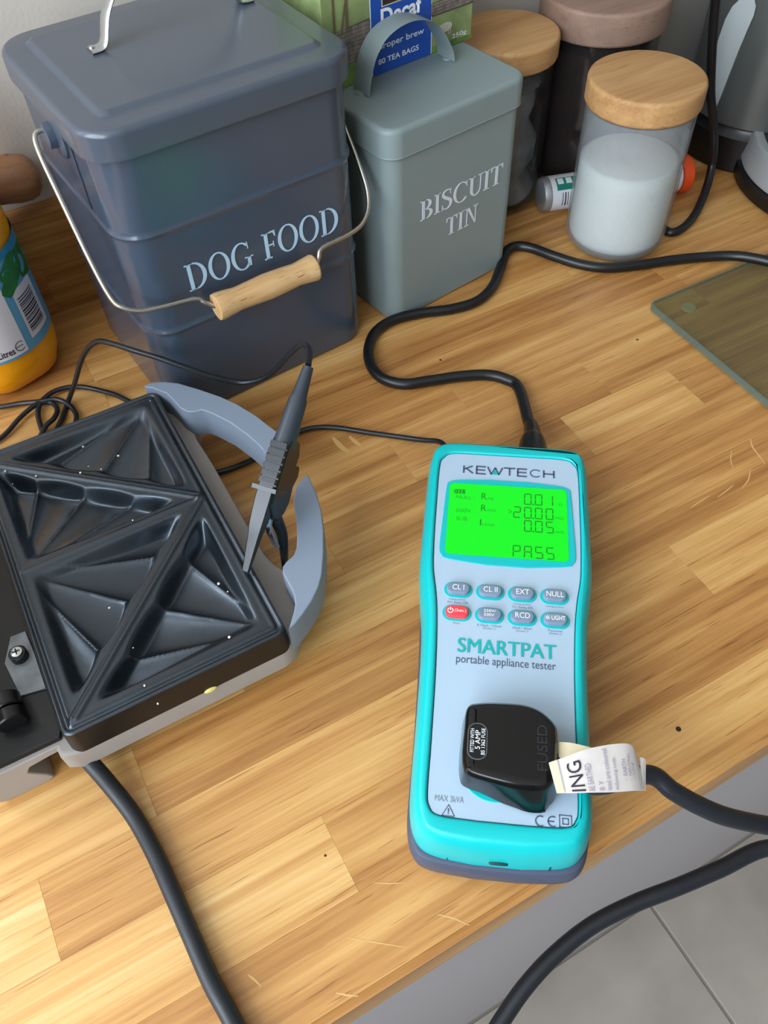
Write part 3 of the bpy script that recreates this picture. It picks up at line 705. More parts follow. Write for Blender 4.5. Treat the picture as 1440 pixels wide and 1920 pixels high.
# ================================================================== black plug pressed into the tester, with its tag and cord
plug = thing('mains_plug', 'black fused plug with a paper tag, pressed into the tester, cord leading to the toaster', 'plug', tw(0, -0.085, 0.0494), TZ)
PMi = (Matrix.Translation(tw(0, -0.085, 0.0494)) @ Matrix.Rotation(TZ, 4, 'Z')).inverted()
top_o = ccw([tuple(p[:2]) for p in crom([(-0.0207, -0.0678, 0), (-0.0150, -0.0650, 0), (-0.0043, -0.0639, 0), (0.0080, -0.0640, 0), (0.0165, -0.0672, 0), (0.0225, -0.0735, 0), (0.0234, -0.0800, 0), (0.0229, -0.0903, 0), (0.0215, -0.1000, 0),
                                         (0.0165, -0.1055, 0), (0.0063, -0.1062, 0), (-0.0084, -0.1042, 0), (-0.0190, -0.1016, 0), (-0.0215, -0.0975, 0), (-0.0222, -0.0900, 0), (-0.0217, -0.0790, 0)], 4, True)])
bot_o = [(x * 1.04 + (0.0 if y > -0.09 else 0.0015 * (x > 0)), -0.0845 + (y + 0.0845) * 1.03 - (0.0045 * max(0, min(1, (x + 0.012) / 0.02)) * (1 if x < 0.017 else 0.5) if y < -0.098 else 0)) for x, y in top_o]
mid_o = [(a[0] * .45 + b[0] * .55, a[1] * .45 + b[1] * .55) for a, b in zip(top_o, bot_o)]
def pl(o): return [(x, y + 0.085) for x, y in o]
bm = loft([(inset(pl(bot_o), 0.001), 0.0012), (pl(bot_o), 0.0030), (pl(mid_o), 0.0095), (pl(top_o), 0.0165), (inset(pl(top_o), 0.0005), 0.0185), (inset(pl(top_o), 0.0018), 0.0200), (inset(pl(top_o), 0.0050), 0.0207)])
link('plug_body', finish(bm, 30), M_GLOSSBLACK, plug)
FLAP = Matrix.Rotation(PI / 2, 4, 'Z')
fl = link('fuse_cover', finish(slab(rr(-0.0196, -0.0098, -0.0108, 0.0078, 0.0040), 0.0204, 0.0210, 0.0003)), M_BLACK, plug)
def up_text(s, x0, x1, y0, y1, m, par, z):
    """print that reads upwards (+y): its height runs along -x"""
    mtx = Matrix.Translation((x0, y0, z)) @ Matrix.Rotation(PI / 2, 4, 'Z')
    text('lettering', s, (0, -(x1 - x0), y1 - y0, 0), m, par, mtx)
up_text('FITTED WITH', -0.0186, -0.0168, -0.0066, 0.0050, M_LEGEND, fl, 0.0210)
up_text('5 AMP', -0.0163, -0.0139, -0.0050, 0.0044, M_LEGEND, fl, 0.0210)
up_text('BS 1362 FUSE', -0.0134, -0.0116, -0.0075, 0.0056, M_LEGEND, fl, 0.0210)
up_text('FUSED', 0.0130, 0.0178, -0.0125, 0.0098, mat('embossed_black', '#26292d', 0.2), plug, 0.0207)
link('cover_rim', finish(flat([[(x, y) for x, y in q] for q in [[a, b, c, d] for a, b, c, d in zip(rr(-0.0199, -0.0101, -0.0105, 0.0081, 0.0043), rr(-0.0199, -0.0101, -0.0105, 0.0081, 0.0043)[1:] + rr(-0.0199, -0.0101, -0.0105, 0.0081, 0.0043)[:1],
      rr(-0.0195, -0.0097, -0.0109, 0.0077, 0.0039)[1:] + rr(-0.0195, -0.0097, -0.0109, 0.0077, 0.0039)[:1], rr(-0.0195, -0.0097, -0.0109, 0.0077, 0.0039))]], 0.0206, 0.0005), None), mat('rim_grey', '#5b6066', 0.3), plug)
# cord: out of the plug, down off the edge, round in a loop and back up to the toaster
neck = [tw(0.0190, -0.0905, 0.0600), tw(0.030, -0.0935, 0.0590), tw(0.043, -0.0970, 0.0570)]
cord = neck + [tuple(q) for q in [(0.1711,0.0685,0.052),(0.1789,0.0572,0.046),(0.1883,0.0463,0.039),(0.2002,0.0362,0.031),(0.2188,0.0241,0.022),(0.2448,0.0106,0.008),(0.2782,-0.0047,-0.012),(0.2979,-0.0181,-0.035),(0.2917,-0.0173,-0.05),(0.2705,0.0009,-0.052),(0.2475,0.019,-0.052),(0.2156,0.0238,-0.052),(0.1882,0.0282,-0.052),(0.1621,0.0332,-0.053),(0.1351,0.036,-0.055),(0.109,0.0343,-0.058),(0.0869,0.0298,-0.061),(0.0672,0.023,-0.065),(0.0407,0.0125,-0.07),(0.0051,0.0067,-0.07),(-0.0245,0.018,-0.055),(-0.0411,0.0361,-0.025),(-0.0467,0.0561,0.004),(-0.0493,0.0725,0.0055),(-0.051,0.086,0.0053),(-0.053,0.1004,0.0053),(-0.0542,0.122,0.0053),(-0.0554,0.1444,0.0053),(-0.057,0.1689,0.0053),(-0.0604,0.1933,0.0055),(-0.0666,0.2162,0.008),(-0.0722,0.2334,0.012),(-0.0785,0.2544,0.014)]]
def loc2(Mi, pts): return [Mi @ Vector(p) for p in pts]
link('cord', finish(sweep(loc2(PMi, crom(cord, 8)), 0.0047, 14), 60), M_CORD, plug)
bm = sweep(loc2(PMi, crom([tw(0.0185, -0.0905, 0.0600), tw(0.026, -0.0925, 0.0595), tw(0.034, -0.0945, 0.0585)], 5)), [0.0085, 0.0080, 0.0076, 0.0072, 0.007, 0.0068, 0.0066, 0.0064, 0.0062, 0.006, 0.0058], 14)
link('cord_sleeve', finish(bm, 60), M_GLOSSBLACK, plug)
# folded paper tag round the cord
TAGL = [tuple(q) for q in [(0.1251,0.0911,0.0755),(0.1327,0.0891,0.0775),(0.1417,0.0873,0.0785),(0.1519,0.0844,0.078),(0.1605,0.0811,0.0765),(0.1639,0.0786,0.0745),(0.1633,0.0737,0.0725)]]
TAGB = [tuple(q) for q in [(0.12,0.0779,0.0755),(0.1258,0.0739,0.0775),(0.1328,0.0698,0.0785),(0.1409,0.0656,0.078),(0.1489,0.0623,0.0765),(0.1536,0.0607,0.0745),(0.1565,0.0598,0.0725)]]
def sheet(top, bot, th=0.0003):
    bm = bmesh.new(); T = [PMi @ Vector(p) for p in crom(top, 4)]; B = [PMi @ Vector(p) for p in crom(bot, 4)]
    n = Vector((0, 0, th)); rows = []
    for a, b in zip(T, B):
        rows.append([bm.verts.new(p) for p in (a, a * .67 + b * .33, a * .33 + b * .67, b, b - n, a * .33 + b * .67 - n, a * .67 + b * .33 - n, a - n)])
    for r0, r1 in zip(rows, rows[1:]):
        for k in range(8): bm.faces.new((r0[k], r0[(k + 1) % 8], r1[(k + 1) % 8], r1[k]))
    bm.faces.new(rows[0]); bm.faces.new(list(reversed(rows[-1])))
    return bm
tagp = link('paper_tag', finish(sheet(TAGL, TAGB), 40), [M_PAPER], plug)
tagp['label'] = 'cream paper wiring tag'
link('tag_fold', finish(sheet([tuple(q) for q in [(0.1659,0.0737,0.069),(0.1668,0.0727,0.0695),(0.1676,0.0716,0.069)]], [tuple(q) for q in [(0.1564,0.0612,0.069),(0.1571,0.0607,0.0695),(0.1581,0.0603,0.069)]]), 40), M_PAPER, tagp)
link('tag_tail', finish(sheet([tuple(q) for q in [(0.1381,0.0996,0.066),(0.1428,0.0954,0.068),(0.1489,0.0883,0.07),(0.1541,0.083,0.07)]], [tuple(q) for q in [(0.1309,0.089,0.066),(0.1353,0.0842,0.068),(0.1417,0.0783,0.07),(0.1474,0.0736,0.07)]]), 40), M_YELLOWP, tagp)
# print that follows the bent tag: parameter a runs along the tag, b from its lower to its upper edge
_T = crom(TAGL, 4); _B = crom(TAGB, 4)
def on_tag(p):
    a = min(max(p.x, 0), 0.9999) * (len(_T) - 1); i = int(a); f = a - i
    t = _T[i].lerp(_T[i + 1], f); b = _B[i].lerp(_B[i + 1], f)
    q = PMi @ b.lerp(t, p.y); q.z += 0.0004
    return q
def tag_text(s, a0, a1, b0, b1, m):
    # reads from the lower edge upwards; letter tops point to the left end (small a)
    text('tag_lettering', s, (b0, -a1, b1, -a0), m, tagp, None, fn=lambda p: on_tag(Vector((-p.y, p.x, 0))))
tag_text('ING', 0.155, 0.285, 0.03, 0.80, M_TAGINK)
tag_text('BE EARTHED', 0.31, 0.36, 0.03, 0.66, M_TAGINK2)
tag_text('B Y', 0.40, 0.44, 0.04, 0.24, M_TAGINK2)
tag_text('lead are coloured', 0.46, 0.50, 0.04, 0.92, M_TAGINK2)
tag_text('following code', 0.53, 0.57, 0.04, 0.70, M_TAGINK2)
tag_text(':  EARTH', 0.615, 0.655, 0.22, 0.66, M_TAGINK2)
tag_text(':  NEUTRAL', 0.675, 0.715, 0.22, 0.80, M_TAGINK2)
tag_text(':  LIVE', 0.735, 0.775, 0.22, 0.60, M_TAGINK2)
for a in (0.085, 0.86):
    bm = bmesh.new(); L_ = [on_tag(Vector((a, b, 0))) for b in np.linspace(0.01, 0.99, 8)]; R_ = [on_tag(Vector((a + 0.006, b, 0))) for b in np.linspace(0.01, 0.99, 8)]
    vl = [bm.verts.new(p) for p in L_]; vr = [bm.verts.new(p) for p in R_]
    for i in range(7): bm.faces.new((vl[i], vr[i], vr[i + 1], vl[i + 1]))
    link('tag_rule', finish(bm, None), M_TAGINK2, tagp)
bm = bmesh.new()
for a0, a1 in ((0.0, 0.08),):
    A_ = [[bm.verts.new(on_tag(Vector((a, b, 0))) - Vector((0, 0, 0.0002))) for b in np.linspace(0, 1, 6)] for a in np.linspace(a0, a1, 5)]
    for r0, r1 in zip(A_, A_[1:]):
        for k in range(5): bm.faces.new((r0[k], r1[k], r1[k + 1], r0[k + 1]))
link('aged_edge', finish(bm, None), M_YELLOWP, tagp)

# ================================================================== sandwich toaster
TO = (-0.010, 0.339, 0.0)
toaster = thing('sandwich_toaster', 'open grey sandwich toaster with black ridged plates, its handle towards the tester', 'sandwich toaster', TO)
PX0, PX1, PY0, PY1, PZ = -0.0737, 0.0527, 0.2293, 0.4492, 0.0500
def W(p): return (p[0] - TO[0], p[1] - TO[1])
def WL(l): return [W(p) for p in l]
def plate_mesh(nx=150, ny=260):
    """cooking plate: two bread squares, each cut by a diagonal into two shell-shaped hollows"""
    m = 0.0062; xl, xr, yb, yt, ym = PX0 + m, PX1 - m, PY0 + m, PY1 - m, 0.3425
    X = np.linspace(PX0, PX1, nx); Y = np.linspace(PY0, PY1, ny); XX, YY = np.meshgrid(X, Y, indexing='ij')
    e = np.minimum(np.minimum(XX - PX0, PX1 - XX), np.minimum(YY - PY0, PY1 - YY))
    Z = np.zeros_like(XX)
    sm = lambda t: np.clip(t, 0, 1) ** 2 * (3 - 2 * np.clip(t, 0, 1))
    Z += -0.0016 * np.exp(-((e - 0.0032) / 0.0010) ** 2) + 0.0005 * np.exp(-((e - 0.0056) / 0.0010) ** 2) - 0.0010 * (1 - sm(e / 0.0012))
    tris = [((xr, yt), (xl, yt), (xr, ym)), ((xl, ym), (xl, yt), (xr, ym)), ((xl, ym), (xl, yb), (xr, ym)), ((xr, yb), (xl, yb), (xr, ym))]
    for V, A, B in tris:
        V, A, B = map(np.array, (V, A, B)); e1 = A - V; e2 = B - V; a, b = np.linalg.norm(e1), np.linalg.norm(e2)
        p = ((XX - V[0]) * e1[0] + (YY - V[1]) * e1[1]) / a ** 2; q = ((XX - V[0]) * e2[0] + (YY - V[1]) * e2[1]) / b ** 2
        hyp = np.linalg.norm(A - B); d1, d2, d3 = q * b, p * a, (1 - p - q) * a * b / hyp
        # rounded hollow: soft minimum of the three edge distances
        k = 0.0022; dd = -k * np.log(np.exp(-(d1 - 0.0040) / k) + np.exp(-(d2 - 0.0040) / k) + np.exp(-(d3 - 0.0052) / k))
        r = np.clip(p + q, 0.001, 1); th = np.clip(q / r, 0, 1)
        # the scalloped mouth of each flute pushes the long wall in and out
        fl = np.abs(np.sin(PI * 4 * th))
        dd = dd + 0.0016 * (fl - 0.6) * sm((r - 0.5) / 0.4)
        wall = sm(dd / 0.0072)
        saw = (4 * th) % 1.0
        flute = np.sqrt(np.clip(np.sin(PI * saw ** 0.8), 0, 1))
        depth = 0.0022 + 0.0078 * r + 0.0058 * r * (flute - 0.45)
        Z -= np.where((p > -0.02) & (q > -0.02) & (p + q < 1.02), wall * depth, 0)
        # raised sealing rib along the diagonal
        Z += np.where((p >= 0) & (q >= 0) & (p + q <= 1), 0.0013 * np.exp(-((d3 - 0.0012) / 0.0011) ** 2), 0)
    Z += 0.0012 * np.exp(-((YY - ym) / 0.0012) ** 2) * sm((e - 0.004) / 0.004)
    # rounded outer corners
    cr = 0.006
    verts = []
    for i in range(nx):
        for j in range(ny):
            x, y = X[i], Y[j]
            cx = min(max(x, PX0 + cr), PX1 - cr); cy = min(max(y, PY0 + cr), PY1 - cr); dx, dy = x - cx, y - cy
            if dx and dy:
                mxd = max(abs(dx), abs(dy)); h = math.hypot(dx, dy); x, y = cx + dx * mxd / h, cy + dy * mxd / h
            verts.append((x - TO[0], y - TO[1], PZ + Z[i, j]))
    faces = [(i * ny + j, (i + 1) * ny + j, (i + 1) * ny + j + 1, i * ny + j + 1) for i in range(nx - 1) for j in range(ny - 1)]
    me = bpy.data.meshes.new('plate'); me.from_pydata(verts, [], faces); me.update()
    me.shade_smooth()
    return me
pm = plate_mesh()
plate = link('cooking_plate', pm, M_PLATE, toaster)
po = WL(rr(PX0, PY0, PX1, PY1, 0.006))
po = ccw(po)
link('plate_skirt', finish(loft([(inset(po, 0.001), 0.0285), (inset(po, -0.0012), 0.0300), (inset(po, -0.0006), 0.0430), (inset(po, 0.0002), 0.0488), (inset(po, 0.0030), 0.0480)], cap1=False), 40), M_TSIDE, toaster)
# lower shell with its front ledge
SH = ccw(WL([(-0.1280, 0.2660), (-0.1180, 0.2660), (-0.0850, 0.2660), (-0.0815, 0.2320), (-0.0740, 0.2282), (0.046, 0.2282), (0.0545, 0.2300), (0.0600, 0.2360), (0.0650, 0.2480), (0.0700, 0.2600), (0.0765, 0.2680), (0.0775, 0.2725), (0.0722, 0.2780), (0.0682, 0.2860), (0.0660, 0.2960), (0.0655, 0.3100), (0.0655, 0.3500), (0.0655, 0.3850), (0.0645, 0.4100), (0.0655, 0.4180), (0.0690, 0.4215), (0.0665, 0.4290), (0.0605, 0.4380), (0.0565, 0.4480), (0.048, 0.4506), (-0.0740, 0.4506), (-0.1180, 0.4490), (-0.1280, 0.4420)]))
link('lower_shell', finish(slab(SH, 0.0125, 0.0310, 0.0025), 40), M_BEIGE, toaster)
HI = ccw(WL([(-0.126, 0.2405), (-0.078, 0.2400), (-0.0755, 0.2450), (-0.0755, 0.4440), (-0.126, 0.4470)]))
link('hinge_deck', finish(slab(HI, 0.0300, 0.0345, 0.0015), 40), M_TSIDE, toaster)
bm = slab(WL([(-0.0900, 0.2735), (-0.0765, 0.2710), (-0.0765, 0.2960), (-0.0775, 0.3130), (-0.0860, 0.3135), (-0.0930, 0.2980)]), 0.0345, 0.0360, 0.0005); br = link('hinge_bracket', finish(bm), M_ALU, toaster)
br['label'] = 'pale metal bracket beside the plate'
sx, sy = W((-0.0842, 0.2975))
bm = lathe([(0, 0.0358), (0.0050, 0.0358), (0.0050, 0.0405), (0.0044, 0.0410), (0, 0.0410)], 20, cx=sx, cy=sy); sc = link('screw_boss', finish(bm), M_BLACK, toaster)
bm = lathe([(0, 0.0408), (0.0034, 0.0408), (0.0032, 0.0420), (0.0018, 0.0424), (0, 0.0424)], 20, cx=sx, cy=sy); link('screw', finish(bm), M_STEEL, sc)
bm = bmesh.new(); box(bm, sx - 0.0020, sy - 0.0004, 0.0422, sx + 0.0020, sy + 0.0004, 0.0426); box(bm, sx - 0.0004, sy - 0.0020, 0.0422, sx + 0.0004, sy + 0.0020, 0.0426)
link('screw_cross', finish(bm), M_BLACK, sc)
for (ya, yb, r_) in ((0.2560, 0.2640, 0.0080), (0.2655, 0.2745, 0.0074), (0.4140, 0.4360, 0.0082)):
    bm = bmesh.new(); loft([(circle(0, 0, r_ - 0.0008, 24), 0), (circle(0, 0, r_, 24), 0.0008), (circle(0, 0, r_, 24), yb - ya - 0.0008), (circle(0, 0, r_ - 0.0008, 24), yb - ya)], bm=bm,
        xf=Matrix.Translation((-0.0965 - TO[0], yb - TO[1], 0.0400)) @ Matrix.Rotation(PI / 2, 4, 'X'))
    link('hinge_barrel', finish(bm), M_BLACK, toaster)
# handle: two curved horns with a latch gap between them
UPH = ccw(WL([tuple(q[:2]) for q in [(0.0951,0.3527,0.052),(0.1098,0.3658,0.052),(0.1064,0.3773,0.052),(0.1035,0.3876,0.052),(0.0966,0.4045,0.052),(0.0896,0.417,0.052),(0.0792,0.4317,0.052),(0.0691,0.4445,0.052),(0.0612,0.451,0.052),(0.0535,0.4549,0.052),(0.0473,0.4549,0.052),(0.0474,0.453,0.052),(0.0516,0.4493,0.052),(0.0581,0.4393,0.052),(0.0602,0.429,0.052),(0.0613,0.4213,0.052),(0.0641,0.4155,0.052),(0.068,0.4126,0.052),(0.0734,0.4118,0.052),(0.0775,0.4064,0.052),(0.0854,0.3914,0.052),(0.091,0.3747,0.052),(0.0942,0.3618,0.052)]]))
LOH = ccw(WL([tuple(q[:2]) for q in [(0.111,0.3245,0.052),(0.1093,0.308,0.052),(0.1055,0.2928,0.052),(0.1001,0.2791,0.052),(0.093,0.2648,0.052),(0.0854,0.2515,0.052),(0.0795,0.2444,0.052),(0.0725,0.2383,0.052),(0.0643,0.233,0.052),(0.0572,0.2292,0.052),(0.0531,0.2281,0.052),(0.056,0.2315,0.052),(0.0606,0.2371,0.052),(0.0631,0.2409,0.052),(0.0649,0.2455,0.052),(0.0658,0.2511,0.052),(0.0658,0.2582,0.052),(0.0659,0.2636,0.052),(0.0678,0.2677,0.052),(0.0712,0.27,0.052),(0.0765,0.2717,0.052),(0.0804,0.2756,0.052),(0.084,0.2825,0.052),(0.0877,0.2909,0.052),(0.0908,0.2999,0.052),(0.0942,0.3094,0.052),(0.1006,0.319,0.052)]]))
for pol in (UPH, LOH):
    link('handle_horn', finish(slab(pol, 0.0285, 0.0525, 0.0009), 45), M_HANDLE, toaster)
# feet
def foot_profile(xf):
    prof = [(-0.1270, 0.0310), (-0.1260, 0.0080), (-0.1215, 0.0015), (-0.1120, 0.0003), (-0.0960, 0.0003), (-0.0925, 0.0022), (-0.0945, 0.0080), (-0.1010, 0.0190), (-0.0985, 0.0235), (-0.0880, 0.0250), (-0.0800, 0.0255), (-0.0800, 0.0310)]
    p = ccw([(x - TO[0], z) for x, z in prof])
    return loft([(inset(p, 0.0006), 0), (p, 0.0006), (p, 0.0274), (inset(p, 0.0006), 0.028)], xf=xf)
for yy in (0.2375 + 0.028, 0.4490):
    xf = Matrix.Translation((0, yy - TO[1], 0)) @ Matrix.Rotation(PI / 2, 4, 'X')
    link('hinge_foot', finish(foot_profile(xf), 40), M_BEIGE, toaster)
for fx, fy in ((0.040, 0.250), (0.040, 0.430)):
    link('rubber_foot', finish(lathe([(0, 0.0003), (0.0075, 0.0003), (0.0080, 0.002), (0.0070, 0.0130), (0, 0.0130)], 20, cx=fx - TO[0], cy=fy - TO[1])), M_BLACK, toaster)
# raised upper half, standing open behind the hinge (left of the picture)
lid_rot = Matrix.Translation((-0.1080 - TO[0], 0, 0.0440)) @ Matrix.Rotation(math.radians(-112), 4, 'Y') @ Matrix.Translation((0.1080 + TO[0], 0, -0.0440))
up_me = pm.copy()
for v in up_me.vertices: v.co = lid_rot @ Vector((v.co.x, v.co.y, 0.0540 - (v.co.z - PZ)))
up_me.flip_normals(); link('upper_plate', up_me, M_PLATE, toaster)
bm = loft([(inset(po, -0.004), 0.0550), (inset(po, -0.006), 0.0600), (inset(po, -0.006), 0.0800), (inset(po, -0.002), 0.0860), (inset(po, 0.006), 0.0890)], xf=lid_rot)
link('upper_shell', finish(bm, 40), M_TGREY, toaster)
# crumbs and a bit of dried cheese left on it
bm = bmesh.new()
for q in [(-0.0403,0.412,0.0505),(-0.0551,0.413,0.0505),(-0.0146,0.4001,0.0505),(-0.0066,0.4215,0.0505),(-0.0085,0.4028,0.0505),(-0.002,0.3963,0.0505),(0.0112,0.4018,0.0505),(0.0025,0.346,0.0505),(-0.0536,0.4503,0.0505),(0.018,0.4516,0.0505),(-0.0567,0.4263,0.0505),(0.0463,0.4397,0.0505),(0.031,0.2765,0.0505),(0.0335,0.2688,0.0505),(0.0566,0.2853,0.0505),(0.023,0.241,0.0505),(-0.0274,0.2365,0.0505),(-0.0247,0.2231,0.0505),(-0.0291,0.2926,0.0505),(-0.0254,0.2612,0.0505)]:
    c = Vector((q[0] - TO[0], q[1] - TO[1], q[2] + 0.0003)); r_ = random.uniform(0.0003, 0.0009)
    bmesh.ops.create_icosphere(bm, subdivisions=1, radius=r_, matrix=Matrix.Translation(c) @ Matrix.Diagonal((1, random.uniform(.6, 1.3), .7, 1)))
link('crumbs', finish(bm), M_CRUMB, toaster, kind='stuff')
bm = bmesh.new(); c = (0.0025,0.2318,0.03)
bmesh.ops.create_icosphere(bm, subdivisions=2, radius=0.0026, matrix=Matrix.Translation((c[0] - TO[0], 0.2279 - TO[1], c[2])) @ Matrix.Diagonal((1.5, .4, .8, 1)))
link('cheese_spot', finish(bm), M_CHEESE, toaster)

# ================================================================== test lead with crocodile clip
CT, CE = Vector((0.0480, 0.2752, 0.0515)), Vector((0.1275, 0.3400, 0.1230))
tl = thing('test_lead', 'thin black test lead, coiled behind the toaster, ending in a crocodile clip on its plate', 'test lead', tuple(CT))
ca = (CE - CT).normalized(); cwid = Vector((-ca.y, ca.x, 0)).normalized(); cn = cwid.cross(ca) * -1
if cn.z < 0: cn = -cn
CM = Matrix(((ca.x, cn.x, cwid.x, 0), (ca.y, cn.y, cwid.y, 0), (ca.z, cn.z, cwid.z, 0), (0, 0, 0, 1)))
def cprof(name, pol, w, m, bev=0.0008, woff=0.0, par=None):
    """side profile (along, up) in mm, extruded across the clip"""
    p = ccw([(a / 1000, b / 1000) for a, b in pol]); b_ = bev
    bm = loft([(inset(p, b_), woff - w / 2), (p, woff - w / 2 + b_), (p, woff + w / 2 - b_), (inset(p, b_), woff + w / 2)], xf=CM)
    return link(name, finish(bm, 40), m, par or tl)
bm = bmesh.new(); prev = None
for a, n0, n1, w_ in ((0, 0.0, 1.8, 4.0), (0.6, -0.1, 2.5, 4.4), (12, 0.8, 4.6, 5.8), (22, 1.2, 6.4, 7.2), (27, 1.2, 7.6, 8.4), (34, 0, 8.4, 9.2), (44, -1, 9.2, 9.8), (52, 1, 9.4, 9.8)):
    h_ = w_ / 2000; c_ = min(0.0006, h_ * .3); q_ = [(n0, -h_ + c_), (n0, h_ - c_), (n0 + .5, h_), (n1 - .5, h_), (n1, h_ - c_), (n1, -h_ + c_), (n1 - .5, -h_), (n0 + .5, -h_)]
    vs = [bm.verts.new(CM @ Vector((a / 1000, u / 1000, v))) for u, v in q_]
    if prev:
        for k in range(8): bm.faces.new((prev[k], prev[(k + 1) % 8], vs[(k + 1) % 8], vs[k]))
    else: bm.faces.new(vs)
    prev = vs
bm.faces.new(prev)
link('upper_jaw', finish(bm, 30), M_CLIP, tl)
cprof('clip_body', [(34, -2), (40, 6.0), (50, 7.2), (76, 6.8), (80, 5.6), (82, 2), (81, -8), (74, -13), (66, -12), (58, -17), (46, -19), (38, -16), (33, -9)], 0.0118, M_CLIP)
bm = bmesh.new()
for k in range(6):
    a = 53.0 + 4.3 * k; h = 10.6 - 0.25 * k
    p = ccw([(v / 1000, u / 1000) for v, u in ((a, 6.0), (a, h), (a + 3.2, h - 0.1), (a + 3.2, 6.0))])
    loft([(inset(p, .0003), -0.0053), (p, -0.0050), (p, 0.0050), (inset(p, .0003), 0.0053)], bm=bm, xf=CM)
link('grip_ribs', finish(bm, 40), M_CLIP, tl)
cprof('finger_guard', [(48.5, -3), (48.3, 11.2), (50.8, 11.6), (51.2, -3)], 0.0170, M_CLIP, 0.0009)
cprof('trigger', [(58, -12), (52, -21), (62, -26), (68, -24), (66, -11)], 0.0080, M_CLIP, 0.001)
# lower jaw hooks under the front ledge
LJ = [CM @ Vector((0.048, -0.0120, 0)), CM @ Vector((0.037, -0.0140, -0.0005)), Vector((0.0785, 0.2935, 0.0460)) - CT, Vector((0.0755, 0.2880, 0.0320)) - CT, Vector((0.0730, 0.2850, 0.0190)) - CT]
link('lower_jaw', finish(sweep(crom(LJ, 5), [0.0058, 0.0057, 0.0056, 0.0055, 0.0054, 0.0053, 0.005, 0.0048, 0.0046, 0.0044, 0.0042, 0.004, 0.0038, 0.0036, 0.0034, 0.0032, 0.0030, 0.0028, 0.0026, 0.0023, 0.002], 10, sx=0.75), 50), M_CLIP, tl)
bm = bmesh.new()
tb = [CM @ Vector((0.0400, -0.0060, 0.0)), CM @ Vector((0.0300, -0.0090, 0.0)), Vector((0.0725, 0.2900, 0.0420)) - CT]
sweep(crom(tb, 4), 0.0016, 8, bm=bm, sx=1.5)
for k in range(9):
    f = k / 8; P_ = (CM @ Vector((0.0380 - 0.013 * f, -0.0070 - 0.0060 * f, 0.0)))
    for s in (-1, 1):
        bmesh.ops.create_cone(bm, segments=4, radius1=0.0009, radius2=0.0001, depth=0.0018, cap_ends=True, matrix=Matrix.Translation(P_ + cwid * 0.0021 * s + cn * 0.001))
link('metal_teeth', finish(bm, 30), M_STEEL, tl)
# probe body and strain relief that leave the back of the clip
prof = [(0.076, 0.0068), (0.080, 0.0066), (0.092, 0.0060), (0.104, 0.0056), (0.1065, 0.0046), (0.118, 0.0036), (0.1245, 0.0031)]
bm = sweep([CM @ Vector((a, 0.0015 - (a - 0.076) * 0.03, 0)) for a, _ in prof], [r for _, r in prof], 14)
link('strain_relief', finish(bm, 45), mat('relief_rubber', '#303840', 0.34), tl)
wire = [tuple(q) for q in [(0.1275,0.3405,0.1236),(0.1334,0.351,0.1218),(0.1359,0.362,0.1183),(0.1347,0.37,0.1128),(0.1313,0.385,0.0942),(0.1258,0.405,0.0671),(0.1183,0.416,0.0544),(0.107,0.425,0.0505),(0.0912,0.432,0.0575),(0.0767,0.44,0.0664),(0.0629,0.45,0.0737),(0.0491,0.462,0.078),(0.0392,0.476,0.0776),(0.032,0.488,0.0742),(0.0243,0.498,0.0644),(0.0155,0.508,0.0466),(0.0051,0.512,0.0261),(-0.0046,0.5232,0.0025),(-0.0128,0.5089,0.0025),(-0.0216,0.4948,0.0025),(-0.0301,0.4782,0.0025),(-0.0403,0.477,0.0025),(-0.0439,0.4863,0.0025),(-0.0362,0.4928,0.0025),(-0.0258,0.5049,0.0025),(-0.0183,0.5101,0.0025),(-0.0137,0.5192,0.0025),(-0.0151,0.5294,0.0025),(-0.0211,0.5322,0.0025),(-0.0272,0.5312,0.0025),(-0.0402,0.525,0.0025),(-0.0594,0.5121,0.0025),(-0.0836,0.5096,0.0025),(-0.1023,0.533,0.0025),(-0.0934,0.5597,0.0025),(-0.0701,0.5552,0.0025),(-0.0516,0.5463,0.0025),(-0.0364,0.5406,0.0025),(-0.0236,0.5337,0.0025),(-0.012,0.5302,0.0025),(-0.0055,0.5231,0.0025),(-0.0026,0.5127,0.0025),(-0.004,0.5004,0.0025),(-0.0151,0.4817,0.0025),(-0.0284,0.4772,0.0025),(-0.0297,0.4964,0.0025),(-0.0281,0.5211,0.0025),(-0.0216,0.5333,0.0025),(-0.0083,0.539,0.0025),(0.0078,0.5356,0.0025),(0.0221,0.523,0.0025),(0.0333,0.5068,0.0025),(0.0484,0.4727,0.0025),(0.0554,0.434,0.0025),(0.0588,0.4082,0.0025)]] 
# lift the crossings a little and run on under the toaster to the tester
N0 = 17
wire = [(x, y, z if i < N0 else 0.0027 + 0.0022 * (0.5 + 0.5 * math.sin(i * 1.35))) for i, (x, y, z) in enumerate(wire)]
wire += [tuple(q) for q in [(0.0687,0.3988,0.0026),(0.0864,0.3966,0.0026),(0.1036,0.3978,0.0026),(0.1223,0.4013,0.0026),(0.139,0.4045,0.0026),(0.1527,0.4008,0.0026),(0.1659,0.3918,0.0026),(0.181,0.3779,0.0026),(0.1962,0.3646,0.0026),(0.2096,0.3488,0.006),(0.217,0.3346,0.013)]] + [tw(-0.0400, 0.1415, 0.0200), tw(-0.0345, 0.137, 0.0250), tw(-0.0330, 0.1295, 0.026)]
tube('cable', [Vector(p) - CT for p in wire], 0.00195, M_THIN, tl, k=7, n=10)

